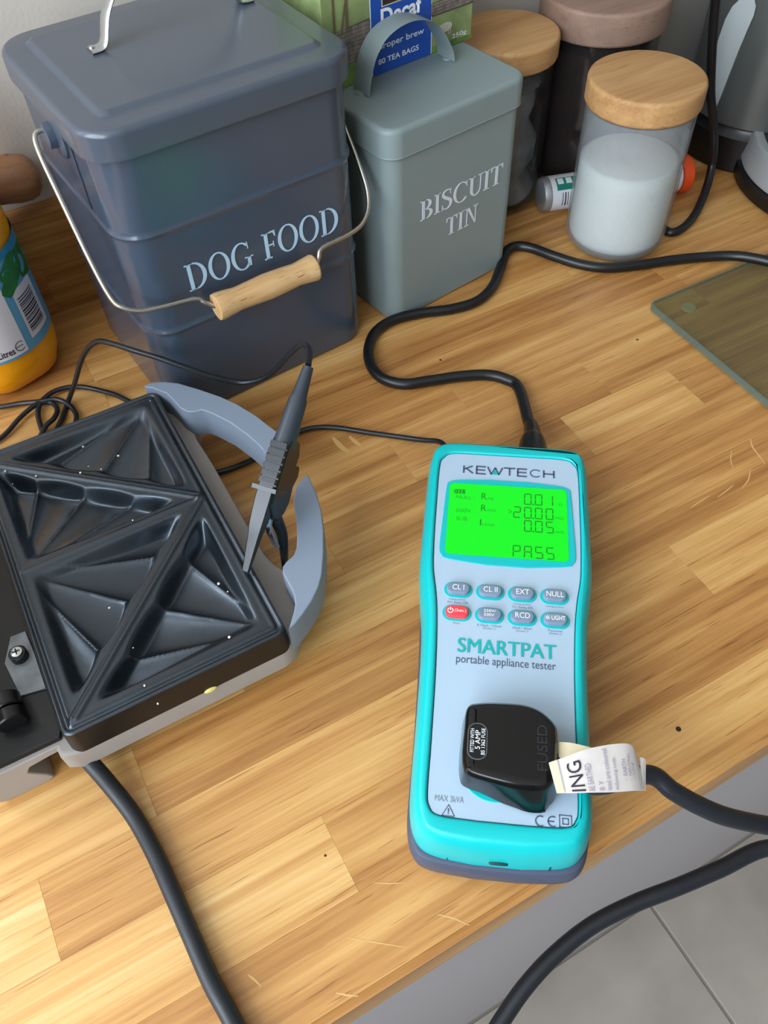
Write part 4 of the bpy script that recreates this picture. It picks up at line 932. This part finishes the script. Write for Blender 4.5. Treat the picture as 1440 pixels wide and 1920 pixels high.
# ================================================================== dog food bin
BO = (0.0635, 0.4608, 0.0)
bin_ = thing('dog_food_bin', 'slate grey metal bin lettered DOG FOOD with a wooden grip on its wire handle', 'bin', BO, math.radians(5.5))
BWID, BDEP = 0.1726, 0.150
base = rr(0, 0, BWID, BDEP, 0.021, 8)
rings = [(inset(base, 0.004), 0.0003), (inset(base, 0.0010), 0.0015), (base, 0.004)]
for zr in (0.0805, 0.1545):
    rings += [(base, zr - 0.0042), (inset(base, -0.0010), zr - 0.0016), (inset(base, -0.0016), zr), (inset(base, -0.0010), zr + 0.0016), (base, zr + 0.0042)]
rings += [(base, 0.206), (inset(base, 0.001), 0.2065)]
link('body', finish(loft(rings), 30), M_SLATE, bin_)
lo = rr(-0.0040, -0.0045, BWID + 0.0035, BDEP + 0.004, 0.024, 8)
link('lid', finish(loft([(inset(lo, 0.0022), 0.2060), (inset(lo, 0.0002), 0.2064), (lo, 0.2080), (lo, 0.2200), (inset(lo, 0.0006), 0.2218), (inset(lo, 0.0018), 0.2232), (inset(lo, 0.0036), 0.2240), (inset(lo, 0.0155), 0.2240),
                         (inset(lo, 0.0170), 0.2246), (inset(lo, 0.0190), 0.2262), (inset(lo, 0.0210), 0.2268)]), 50), M_SLATEL, bin_)
# bright strap handle on the lid
HP = [(0.0385, 0.0878, 0.2280), (0.0450, 0.0882, 0.2282), (0.0490, 0.0885, 0.2310), (0.0560, 0.0900, 0.2460), (0.0700, 0.0925, 0.2580), (0.0960, 0.0945, 0.2620), (0.1220, 0.0945, 0.2580), (0.1370, 0.0945, 0.2460), (0.1440, 0.0945, 0.2310), (0.1480, 0.0945, 0.2282), (0.1545, 0.0945, 0.2280)]
link('lid_handle', finish(sweep(crom(HP, 5), 0.0050, 14, sx=1.0, sy=0.32), 60), M_STEEL, bin_)
for sx_, sy_ in ((0.0405, 0.0879), (0.1525, 0.0945)):
    link('rivet', finish(lathe([(0, 0.2285), (0.0022, 0.2290), (0.0018, 0.2304), (0, 0.2310)], 16, cx=sx_, cy=sy_)), M_STEEL, bin_)
# pivot brackets at the sides
for s, x in ((-1, 0.0), (1, BWID)):
    xf = Matrix.Translation((x, 0.0665, 0.1985)) @ Matrix.Rotation(-PI / 2 if s < 0 else PI / 2, 4, 'Y')
    bm = bmesh.new(); ear = circle(0, 0, 0.0125, 24)
    loft([(ear, 0.0), (ear, 0.0016), (inset(ear, 0.0014), 0.0030), (inset(ear, 0.0060), 0.0034), (inset(ear, 0.0062), 0.0080), (inset(ear, 0.0075), 0.0086)], bm=bm, xf=xf @ Matrix.Diagonal((1.25, 1, 1, 1)))
    link('pivot_bracket', finish(bm), M_SLATE, bin_)
    bm = box(bmesh.new(), min(0, s * 0.0008) + x, 0.0445, 0.158, max(0, s * 0.0008) + x, 0.0450, 0.206); link('side_seam', finish(bm), mat('seam_dark', '#2a2f37', 0.5), bin_)
bail = [(0.002, 0.0665, 0.1985), (-0.0039, 0.0737, 0.1986), (-0.0100, 0.0742, 0.1990), (-0.0134, 0.0723, 0.1971), (-0.0152, 0.0657, 0.1898), (-0.0162, 0.0480, 0.1703), (-0.0172, 0.0205, 0.1400), (-0.0164, 0.0041, 0.1220), (-0.0127, -0.0020, 0.1163), (-0.0033, -0.0062, 0.1116),
        (0.0096, -0.0075, 0.1096), (0.0328, -0.0096, 0.1068), (0.0380, -0.0125, 0.1030), (0.0440, -0.0148, 0.0990), (0.0560, -0.0148, 0.0980), (0.0825, -0.0148, 0.0975), (0.1110, -0.0148, 0.0965), (0.1220, -0.0148, 0.0970), (0.1262, -0.0135, 0.1010), (0.1312, -0.0108, 0.1055), (0.1501, -0.0101, 0.1063), (0.1649, -0.0084, 0.1082), (0.1751, -0.0032, 0.1139), (0.1808, 0.0047, 0.1225), (0.1828, 0.0150, 0.1340), (0.1840, 0.0350, 0.1560), (0.1845, 0.0600, 0.1840), (0.1830, 0.0680, 0.1960), (0.1780, 0.0690, 0.1985), (BWID, 0.0665, 0.1985)]
link('bail_wire', finish(sweep(crom(bail, 6), 0.00165, 10), 60), M_WIRE, bin_)
ga, gb = Vector((0.0432, -0.0150, 0.0978)), Vector((0.1226, -0.0150, 0.0962))
gp = [(0, .0068), (.01, .0090), (.04, .0094), (.12, .0088), (.22, .0079), (.36, .0084), (.5, .0090), (.64, .0086), (.80, .0078), (.90, .0087), (.97, .0094), (.99, .0088), (1, .0066)]
grip = link('wooden_grip', finish(sweep([ga.lerp(gb, t) for t, _ in gp], [r for _, r in gp], 20), 50), BEECH, bin_); grip['label'] = 'pale turned wooden grip'
for t, l_ in ((0.22, 0.007), (0.83, 0.011)):
    P_ = ga.lerp(gb, t); bm = box(bmesh.new(), P_.x - l_ / 2, P_.y - 0.0074, P_.z + 0.0022, P_.x + l_ / 2, P_.y - 0.0060, P_.z + 0.0034); link('grip_slot', finish(bm), DARKWOOD, grip)
serif_text('lettering', 'DOG FOOD', 0.0335, 0.1528, 0.1060, 0.1262, M_LETTER, bin_, front_plane(-0.0002))

# ================================================================== biscuit tin
TIO = (0.2585, 0.4775, 0.0)
tin = thing('biscuit_tin', 'sage grey lidded tin lettered BISCUIT TIN, beside the slate bin', 'tin', TIO, math.radians(9.0))
TWI, TDE = 0.1292, 0.1180
tb_ = rr(0, 0, TWI, TDE, 0.012, 7)
link('body', finish(loft([(inset(tb_, 0.0015), 0.0003), (tb_, 0.0018), (tb_, 0.1425), (inset(tb_, 0.0008), 0.1430)]), 40), M_TIN, tin)
tlid = rr(-0.0022, -0.0026, TWI + 0.0018, TDE + 0.002, 0.0135, 7)
link('lid', finish(loft([(inset(tlid, 0.0018), 0.1420), (inset(tlid, 0.0003), 0.1422), (inset(tlid, -0.0003), 0.1432), (inset(tlid, 0.0002), 0.1442), (tlid, 0.1600), (inset(tlid, 0.0006), 0.1622), (inset(tlid, 0.0020), 0.1636), (inset(tlid, 0.0040), 0.1640)]), 50), M_TIN, tin)
HA = [(0.0195, 0.0560, 0.1648), (0.0215, 0.0562, 0.1740), (0.0270, 0.0565, 0.1885), (0.0370, 0.0568, 0.1985), (0.0520, 0.0570, 0.2030), (0.0680, 0.0570, 0.2020), (0.0830, 0.0570, 0.1945), (0.0925, 0.0570, 0.1830), (0.0985, 0.0570, 0.1720), (0.1000, 0.0570, 0.1648)]
link('strap_handle', finish(sweep(crom(HA, 5), 0.0095, 12, sx=1.0, sy=0.07), 50), M_TIN, tin)
for sx_ in (0.0185, 0.1010):
    link('rivet', finish(lathe([(0, 0.1640), (0.0040, 0.1640), (0.0036, 0.1650), (0, 0.1656)], 18, cx=sx_, cy=0.0568)), M_TIN, tin)
serif_text('lettering', 'BISCUIT', 0.0278, 0.1128, 0.0846, 0.1010, M_TINLET, tin, front_plane(-0.0002))
serif_text('lettering', 'TIN', 0.0545, 0.0886, 0.0600, 0.0757, M_TINLET, tin, front_plane(-0.0002))

# ================================================================== tea box standing on the tin's lid
BXD = 0.0705
bo = Matrix.Translation(TIO) @ Matrix.Rotation(math.radians(9.0), 4, 'Z') @ Vector((0, BXD, 0.1642))
tea = thing('tea_box', 'green and blue decaf tea bag box standing on the biscuit tin behind its handle', 'tea box', tuple(bo), math.radians(9.0))
M_GRASS = mat('printed_grass', '#8d9f68', 0.55, var=0.35, vscale=45)
M_GRASS2 = mat('printed_dark_grass', '#6b8b42', 0.55, var=0.4, vscale=60)
M_STONE = mat('printed_stone', '#7b7069', 0.55, var=0.45, vscale=160)
BX0, BX1, BH = -0.0005, 0.1372, 0.120
def Bz(z): return z - 0.1642
link('carton', finish(slab(rr(BX0, 0, BX1, 0.062, 0.0012, 2), 0, BH, 0.0008), 40), M_GRASS, tea)
FP = front_plane(-0.0002)
def bprint(name, polys, m, lay=0): return link(name, finish(flat([[(x, Bz(z)) for x, z in p] for p in polys], 0.00012 * lay, 0.00012, FP), None), m, tea)
bprint('printed_field', [[(BX0, 0.1645), (0.0405, 0.1645), (0.0405, 0.1795), (0.0205, 0.1782), (BX0, 0.176)]], M_GRASS2)
bprint('printed_field', [[(0.0953, 0.1645), (BX1, 0.1645), (BX1, 0.1672), (0.0953, 0.1690)]], M_GRASS2)
def stones(x0, x1, z0, z1, n, m_):
    """dry-stone wall print: rows of uneven stones"""
    P = []; rows = m_
    for j in range(rows):
        x = x0; za, zb = z0 + (z1 - z0) * j / rows, z0 + (z1 - z0) * (j + 1) / rows
        while x < x1 - 0.0005:
            w_ = min(random.uniform(0.6, 1.5) * (x1 - x0) / n, x1 - x); P.append(rect(x + 0.00015, za + 0.00015, x + w_ - 0.00015, zb - 0.0002)); x += w_
    return P
bprint('printed_wall_joint', [[(BX0, 0.176), (0.0205, 0.1790), (0.0405, 0.1800), (0.0405, 0.2045), (0.0215, 0.2035), (BX0, 0.2005)], [(0.0953, 0.1900), (BX1, 0.1895), (BX1, 0.2010), (0.0953, 0.1990)]], mat('printed_joint', '#4f4742', 0.6), 1)
bprint('printed_wall', stones(BX0, 0.0403, 0.1795, 0.2035, 7, 9), M_STONE, 2)['kind'] = 'stuff'
bprint('printed_wall', stones(0.0955, BX1, 0.1905, 0.1990, 9, 4), M_STONE, 2)['kind'] = 'stuff'
bprint('printed_posts', [rect(0.0085, 0.2000, 0.0102, 0.2240), rect(0.0190, 0.2020, 0.0212, 0.2270), [(0.014, 0.200), (0.0155, 0.200), (0.0195, 0.219), (0.0185, 0.219)]], mat('printed_post', '#6b5b45', 0.6), 3)
sheep = [(0.1095 + 0.0070 * math.cos(a), 0.1795 + 0.0034 * math.sin(a)) for a in np.linspace(0, 2 * PI, 16, endpoint=False)]
bprint('printed_sheep', [sheep, [(0.1005, 0.1800), (0.1040, 0.1825), (0.1050, 0.1795), (0.1020, 0.1775)], rect(0.1050, 0.1735, 0.1058, 0.1775), rect(0.1080, 0.1735, 0.1088, 0.1770), rect(0.1125, 0.1735, 0.1133, 0.1770), rect(0.1145, 0.1738, 0.1153, 0.1775)], mat('printed_fleece', '#cfcfb8', 0.6), 2)
bprint('label_edge', [rect(0.0398, 0.1645, 0.0962, 0.2840)], M_LEGEND, 2)
bprint('blue_label', [rect(0.0405, 0.1645, 0.0955, 0.2838)], M_BLUEBOX, 3)
bprint('label_picture_frame', [rect(0.0500, 0.2086, 0.0870, 0.2500)], mat('frame_cream', '#d8cfae', 0.5), 4)
bprint('label_picture', [rect(0.0508, 0.2094, 0.0862, 0.2492)], mat('picture_brown', '#3a2b26', 0.5, var=0.3, vscale=120), 5)
FP2 = front_plane(-0.0008)
def btext(s, x0, x1, z0, z1, bold=0.0): text('lettering', s, (x0, Bz(z0), x1, Bz(z1)), M_LEGEND, tea, FP2, bold=bold)
btext('Decaf', 0.0488, 0.0862, 0.1965, 0.2078, 0.03)
btext('proper brew', 0.0462, 0.0885, 0.1800, 0.1856, 0.012)
btext('80 TEA BAGS', 0.0455, 0.0835, 0.1712, 0.1750, 0.015)
btext('250g', 0.1160, 0.1308, 0.1688, 0.1728, 0.01)

# ================================================================== cork-lidded jars
def jar(name, label, cx, cy, r, ztop, lid_h, lid_r, fill_m, fill_top, fill_r, lumps=0.0, lid_m=None, glass=None):
    t = thing(name, label, 'jar', (cx, cy, 0))
    zg = ztop - lid_h - 0.0008
    outer_ = [(0.0005, 0.0003), (r * .80, 0.0003), (r * .90, 0.0022), (r * .97, 0.0070), (r, 0.0130), (r, zg)]
    inner_ = [(r - 0.0022, zg), (r - 0.0022, 0.0140), (r - 0.0030, 0.0090), (r * .86, 0.0050), (0.0005, 0.0042)]
    link('glass', finish(lathe(outer_ + inner_, 56), 40), glass or G_JAR, t)
    fr_ = fill_r
    bm = bmesh.new(); n = 48; rings = [(0.0005, 0.0046), (fr_ * .86, 0.0052), (fr_ - 0.0010, 0.0095), (fr_, 0.0145)]
    for k in range(1, 7): rings.append((fr_ - (lumps * random.random() if lumps else 0), 0.0145 + (fill_top - 0.0145) * k / 6))
    rings += [(fr_ * .9, fill_top + 0.0015), (fr_ * .55, fill_top + 0.0028), (fr_ * .25, fill_top + 0.0022), (0.0005, fill_top + 0.0020)]
    loft([([(a * (1 - lumps * 8 * random.random()), b * (1 - lumps * 8 * random.random())) for a, b in circle(0, 0, q, n)] if lumps and q > 0.01 else circle(0, 0, q, n), z) for q, z in rings], bm=bm)
    link('contents', finish(bm, 80), fill_m, t)
    l_ = lid_r
    link('lid', finish(lathe([(0.0005, ztop - lid_h), (l_ - 0.0025, ztop - lid_h), (l_ - 0.0010, ztop - lid_h + 0.0010), (l_, ztop - lid_h + 0.0030), (l_, ztop - 0.0035), (l_ - 0.0008, ztop - 0.0012), (l_ - 0.0028, ztop - 0.0001), (l_ * .6, ztop), (0.0005, ztop)], 56), 50), lid_m or CORK, t)
    return t
jar('salt_jar', 'glass jar of white salt with a thick cork-coloured lid, nearest of the three jars', 0.4895, 0.4800, 0.0440, 0.1440, 0.0205, 0.0460, M_SALT, 0.0765, 0.0412, glass=G_SALT)
jar('storage_jar', 'cork-lidded glass jar of grey packets tucked behind the biscuit tin', 0.4350, 0.5930, 0.0415, 0.1500, 0.0200, 0.0438, M_GREYFILL, 0.1080, 0.0370, lumps=0.012)
jar('coffee_jar', 'tall jar of dark brown coffee with a broad pinkish wooden lid, behind the salt jar', 0.5350, 0.5925, 0.0515, 0.1620, 0.0270, 0.0555, M_COFFEE, 0.1220, 0.0485,
    lid_m=wood_mat('pinkish_lid_wood', ['#6f5649', '#846a5c', '#917566', '#9a7f70'], rough=0.6, use_tone=False, coat=0.0))

# ================================================================== effervescent tablet tube lying behind the salt jar
ta, tb2 = Vector((0.4524,0.5448,0.016)), Vector((0.5938,0.503,0.016))
ta += Vector((0.004, 0.006, 0)); tb2 += Vector((0.003, 0.006, 0))
tu_d = (tb2 - ta); tl_ = tu_d.length
tub = thing('tablet_tube', 'white tablet tube with an orange cap lying on its side behind the salt jar', 'tube', tuple(ta.lerp(tb2, 0.5) - Vector((0, 0, 0.0160))))
zax = tu_d.normalized(); yax = Vector((0, 0, 1)).cross(zax).normalized(); xax = yax.cross(zax)
TUM = Matrix(((xax.x, yax.x, zax.x, ta.x - tub.location.x), (xax.y, yax.y, zax.y, ta.y - tub.location.y), (xax.z, yax.z, zax.z, ta.z - tub.location.z), (0, 0, 0, 1)))
def lathe_x(name, prof, m, xf, par, n=36):
    bm = loft([(circle(0, 0, max(r_, 1e-5), n), z) for r_, z in prof], xf=xf); return link(name, finish(bm, 40), m, par)
RT = 0.0155
lathe_x('tube_end', [(0.0005, 0.0), (RT - 0.003, 0), (RT - 0.001, 0.0010), (RT, 0.0040), (RT, 0.0075)], M_TUBEEND, TUM, tub)
lathe_x('tube_body', [(RT, 0.0075), (RT + 0.0001, 0.0080), (RT + 0.0001, tl_ - 0.0115), (RT - 0.002, tl_ - 0.0112)], M_TUBEW, TUM, tub)
lathe_x('cap', [(RT + 0.0002, tl_ - 0.011), (RT + 0.0014, tl_ - 0.0105), (RT + 0.0014, tl_ - 0.002), (RT + 0.0004, tl_), (0.0005, tl_)], M_ORANGECAP, TUM, tub)
def tube_patch(name, z0, z1, a0, a1, m, lift=0.00025, n=10):
    bm = bmesh.new(); rows = []
    for k in range(n + 1):
        a = math.radians(a0 + (a1 - a0) * k / n); c_ = Vector((math.cos(a), math.sin(a), 0)) * (RT + lift)
        rows.append((bm.verts.new(TUM @ (c_ + Vector((0, 0, z0)))), bm.verts.new(TUM @ (c_ + Vector((0, 0, z1))))))
    for r0, r1 in zip(rows, rows[1:]): bm.faces.new((r0[0], r1[0], r1[1], r0[1]))
    return link(name, finish(bm, 60), m, tub)
tube_patch('green_band', 0.0120, 0.080, 186, 232, M_TUBEG)
for k in range(9): tube_patch('bar_print', 0.0165 + 0.0026 * k, 0.0165 + 0.0026 * k + random.choice((0.0007, 0.0012)), 240, 286, M_BLKINK if k % 3 else M_GREYINK, n=5)
tube_patch('red_mark', tl_ - 0.030, tl_ - 0.0165, 205, 232, M_TUBER)
for a in (0.0135, 0.0215): tube_patch('white_mark', a, a + 0.0055, 190, 212, M_TUBEW, 0.0005, 5)

# ================================================================== dark appliance at the right edge with its flex
KC = (0.7130, 0.5450); KR = 0.0700
app = thing('dark_appliance', 'tall glossy black appliance with a painted tapering highlight and silver rimmed tray, at right edge', 'appliance', (KC[0], KC[1], 0))
M_APP = mat('black_satin', '#6a6d6b', 0.30, metal=0.6, bump=0.02)
link('body', finish(lathe([(0.0005, 0.0400), (KR - 0.003, 0.0402), (KR, 0.043), (KR - 0.001, 0.10), (KR - 0.003, 0.17), (KR - 0.008, 0.225), (KR - 0.024, 0.245), (0.0005, 0.250)], 64), 40), M_APP, app)
link('black_base', finish(lathe([(0.0005, 0.0003), (KR, 0.0003), (KR + 0.002, 0.003), (KR + 0.002, 0.033), (KR - 0.002, 0.0370), (KR - 0.003, 0.0402), (0.0005, 0.0402)], 64), 40), M_BLACK, app)
# pale tear-shaped highlight, painted as a strip on its left side, widening upwards
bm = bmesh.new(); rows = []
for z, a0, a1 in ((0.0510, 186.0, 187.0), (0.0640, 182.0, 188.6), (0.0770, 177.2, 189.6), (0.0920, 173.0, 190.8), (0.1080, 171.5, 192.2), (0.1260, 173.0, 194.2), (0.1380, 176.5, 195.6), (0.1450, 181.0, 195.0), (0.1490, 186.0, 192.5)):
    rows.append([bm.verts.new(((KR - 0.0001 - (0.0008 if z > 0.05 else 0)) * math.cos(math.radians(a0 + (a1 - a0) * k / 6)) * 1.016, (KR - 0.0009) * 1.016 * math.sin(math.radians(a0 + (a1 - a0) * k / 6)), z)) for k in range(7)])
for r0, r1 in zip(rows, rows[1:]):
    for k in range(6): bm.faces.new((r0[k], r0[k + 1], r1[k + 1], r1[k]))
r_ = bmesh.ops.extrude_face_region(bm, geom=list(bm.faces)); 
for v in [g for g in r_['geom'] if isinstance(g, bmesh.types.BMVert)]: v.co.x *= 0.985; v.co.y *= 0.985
link('painted_highlight', finish(bm, 50), M_PALE, app)
flex = tube('flex', [Vector(p) - Vector((KC[0], KC[1], 0)) for p in [tuple(q) for q in [(0.5285,0.4732,0.215),(0.5539,0.4906,0.18),(0.571,0.5,0.15),(0.5849,0.5047,0.12),(0.5928,0.5026,0.092),(0.6041,0.5009,0.066),(0.6076,0.4954,0.045),(0.6093,0.4926,0.025),(0.5944,0.4795,0.012),(0.5694,0.463,0.006),(0.5471,0.4537,0.0045),(0.5341,0.4544,0.0042),(0.5334,0.4665,0.0042),(0.5421,0.4902,0.0042),(0.5535,0.5113,0.0042)]]], 0.0038, M_CABLE, app, n=12)

DX, DY = 0.7315 - KC[0], 0.4375 - KC[1]
link('tray_base', finish(lathe([(0.0005, 0.0003), (0.098, 0.0003), (0.1010, 0.003), (0.1010, 0.014), (0.096, 0.0165), (0.0005, 0.0165)], 64, cx=DX, cy=DY), 40), M_BLACK, app)
link('silver_rim', finish(lathe([(0.070, 0.0165), (0.0975, 0.0165), (0.0985, 0.020), (0.0945, 0.041), (0.0925, 0.0435), (0.0860, 0.0435), (0.0840, 0.042), (0.0800, 0.0290), (0.070, 0.0285)], 64, cx=DX, cy=DY), 40), M_SILVER, app)
link('dark_tray', finish(lathe([(0.0005, 0.0288), (0.0795, 0.0292), (0.0800, 0.0305), (0.0780, 0.0315), (0.0005, 0.0312)], 64, cx=DX, cy=DY), 40), M_BLACK, app)

# grey board on edge against the upstand
sb = thing('standing_board', 'plain grey board standing on edge against the upstand, between coffee jar and dark appliance', 'board', (0.6265, 0.6245, 0))
link('panel', finish(slab(rr(-0.0285, -0.0115, 0.0620, 0.0115, 0.004), 0.0003, 0.300, 0.003), 40), mat('grey_satin', '#8d8a84', 0.5, bump=0.04), sb)
link('edge_strip', finish(slab(rr(-0.0285, -0.0118, -0.0262, 0.0118, 0.0008), 0.0010, 0.2990, 0.0005), 40), mat('grey_edge', '#79766f', 0.5), sb)

# ================================================================== glass board at the right
board = thing('glass_board', 'clear greenish glass worktop saver lying flat at the right edge', 'board', (0.4498, 0.3851, 0))
bo_ = rr(0, -0.2850, 0.3900, 0, 0.006, 5)
link('pane', finish(loft([(bo_, 0.0020), (bo_, 0.0058), (inset(bo_, 0.0006), 0.0063)]), 30), G_BOARD, board)
n_ = len(bo_); in_ = inset(bo_, 0.0016)
bm = bmesh.new()
lo_ = [bm.verts.new((x, y, 0.0019)) for x, y in inset(bo_, -0.0002)]; hi_ = [bm.verts.new((x, y, 0.0062)) for x, y in inset(bo_, -0.0002)]; tp_ = [bm.verts.new((x, y, 0.0066)) for x, y in in_]
for i in range(n_):
    j = (i + 1) % n_; bm.faces.new((lo_[i], lo_[j], hi_[j], hi_[i])); bm.faces.new((hi_[i], hi_[j], tp_[j], tp_[i]))
link('polished_edge', finish(bm, 40), G_EDGE, board)
for fx, fy in ((0.0300, -0.0170), (0.360, -0.017), (0.030, -0.265), (0.36, -0.265)):
    link('rubber_foot', finish(slab(circle(fx, fy, 0.0055, 18), 0.0002, 0.0019, 0.0002)), mat('clear_rubber', '#b8b49c', 0.5), board)

# ================================================================== squash bottle at the left edge
BC = (-0.0330, 0.5920); BR = 0.0440
bott = thing('squash_bottle', 'plastic bottle of orange squash with a blue label, cut off by the left edge', 'bottle', (BC[0], BC[1], 0))
prof = [(0.0005, 0.0060), (0.020, 0.0050), (0.028, 0.0008), (0.034, 0.0012), (0.0405, 0.0080), (0.0432, 0.0180), (BR, 0.0280), (BR - 0.0006, 0.0360), (BR - 0.0008, 0.0900), (BR - 0.0008, 0.1180), (BR - 0.0005, 0.1215), (0.0430, 0.1320), (0.0390, 0.1500), (0.0320, 0.1720), (0.0230, 0.1920), (0.0160, 0.2080), (0.0140, 0.2180)]
bm = bmesh.new(); nn = 60; rings = []
for r_, z in prof:
    lob = 0.10 * max(0.0, 1 - z / 0.022) if r_ > 0.015 else 0
    rings.append(([(r_ * (1 - lob * (0.5 + 0.5 * math.cos(5 * a))) * math.cos(a), r_ * (1 - lob * (0.5 + 0.5 * math.cos(5 * a))) * math.sin(a)) for a in [2 * PI * k / nn for k in range(nn)]], z))
link('filled_body', finish(loft(rings, bm=bm), 60), M_SQUASH, bott)
link('neck_finish', finish(lathe([(0.0140, 0.2180), (0.0165, 0.2185), (0.0165, 0.2205), (0.0138, 0.2212), (0.0138, 0.2260), (0.0005, 0.2260)], 32)), mat('pet_neck', '#e9dfc2', 0.2), bott)
link('cap', finish(lathe([(0.0155, 0.2214), (0.0160, 0.2220), (0.0160, 0.2370), (0.0150, 0.2385), (0.0005, 0.2388)], 32)), M_BLABEL2, bott)
def cyl_patch(name, a0, a1, z0, z1, m, lift, par, n=None, closed=False):
    n = n or max(4, int(abs(a1 - a0) / 6)); bm = bmesh.new(); rows = []
    for k in range(n if closed else n + 1):
        a = math.radians(a0 + (a1 - a0) * k / n); q = BR + lift
        rows.append((bm.verts.new((q * math.cos(a), q * math.sin(a), z0)), bm.verts.new((q * math.cos(a), q * math.sin(a), z1))))
    if closed: rows.append(rows[0])
    for r0, r1 in zip(rows, rows[1:]): bm.faces.new((r0[0], r1[0], r1[1], r0[1]))
    return link(name, finish(bm, 60), m, par)
lab = cyl_patch('label', 0, 360, 0.0372, 0.1175, M_BLABEL, 0.0002, bott, 72, True); lab['label'] = 'blue wrap-round label'
cyl_patch('label_white_panel', -150, -64.5, 0.0395, 0.0965, M_BWHITE, 0.0004, lab)
cyl_patch('label_top_band', 0, 360, 0.1110, 0.1176, M_BLABEL2, 0.0004, lab, 72, True)
bar = cyl_patch('barcode_panel', -56, -24, 0.0455, 0.0870, M_BWHITE, 0.0004, lab)
z = 0.0500; k = 0
while z < 0.0790:
    h = random.choice((0.0006, 0.0009, 0.0015)); cyl_patch('barcode_bar', -53, -30, z, z + h, M_BLKINK, 0.0006, lab, 4); z += h + random.choice((0.0007, 0.0010, 0.0014))
def on_cyl(lift):
    return lambda p: Vector(((BR + lift) * math.cos(p.x / BR), (BR + lift) * math.sin(p.x / BR), p.y))
def cyl_poly(name, polys, m, lift, par):
    """outlines in (degrees, z) wrapped round the bottle"""
    bm = bmesh.new()
    for p in polys:
        c_ = (sum(a for a, _ in p) / len(p), sum(b for _, b in p) / len(p)); q = BR + lift
        f = lambda a, b: bm.verts.new((q * math.cos(math.radians(a)), q * math.sin(math.radians(a)), b))
        ce = f(*c_); vs = [f(*v) for v in p]
        for i in range(len(vs)): bm.faces.new((ce, vs[i], vs[(i + 1) % len(vs)]))
    return link(name, finish(bm, 60), m, par)
def leaf(cx, cz, lx, lz, rot, n=18):
    out = []
    for k in range(n):
        a = 2 * PI * k / n; r_ = 1 + 0.10 * math.cos(5 * a); x, y = lx * math.cos(a) * r_, lz * math.sin(a) * (1 - 0.25 * math.cos(a)) * r_
        c_, s_ = math.cos(rot), math.sin(rot); out.append((cx + (x * c_ - y * s_ * lx / lz * 1.0) if False else cx + x * c_ - y * 1000 * s_ * 1.3, cz + x * s_ / 1300 + y * c_))
    return out
cyl_poly('label_leaf', [leaf(-42, 0.1010, 19, 0.0100, 0.5), leaf(-15, 0.0965, 21, 0.0125, -0.2), leaf(-53, 0.0930, 9, 0.0100, -0.6)], M_BLEAF, 0.0006, lab)
cyl_patch('label_logo', -97, -84, 0.0640, 0.0780, M_LIME, 0.0006, lab)
rad = lambda d: math.radians(d) * BR
text('lettering', '1.5 Litres', (rad(-104), 0.0420, rad(-77.5), 0.0478), M_BLKINK, lab, None, fn=on_cyl(0.0006), bold=0.015)
em = ring_poly(rad(-70.7), 0.0462, 0.0040, 0.0042, 0.0034, 0.0036, 40, 320, 20) + [rect(rad(-70.7) - 0.0036, 0.0459, rad(-70.7) + 0.0026, 0.0465)]
cyl_poly('estimated_mark', [[(math.degrees(x / BR), y) for x, y in p] for p in em], M_BLKINK, 0.0006, lab)

# ================================================================== wooden rail end on the wall, behind the bottle
knob = thing('wooden_knob', 'brown rounded wooden knob on the wall above the upstand, behind the squash bottle', 'knob', (0.02, 0.6420, 0.1190))
link('rod', finish(sweep([(x, 0, 0) for x in (-0.0240, -0.0225, -0.018, -0.005, 0.006, 0.014, 0.020, 0.0240, 0.0262)], [0.006, 0.0105, 0.0130, 0.0145, 0.0165, 0.0168, 0.0150, 0.0105, 0.003], 24), 60), DARKWOOD, knob)
link('wall_plate', finish(slab(rr(-0.012, -0.012, 0.012, 0.012, 0.004), -0.004, 0.004, 0.001, xf=Matrix.Translation((0, 0.0138, 0)) @ Matrix.Rotation(PI / 2, 4, 'X')), 40), DARKWOOD, knob)

bake_texts()
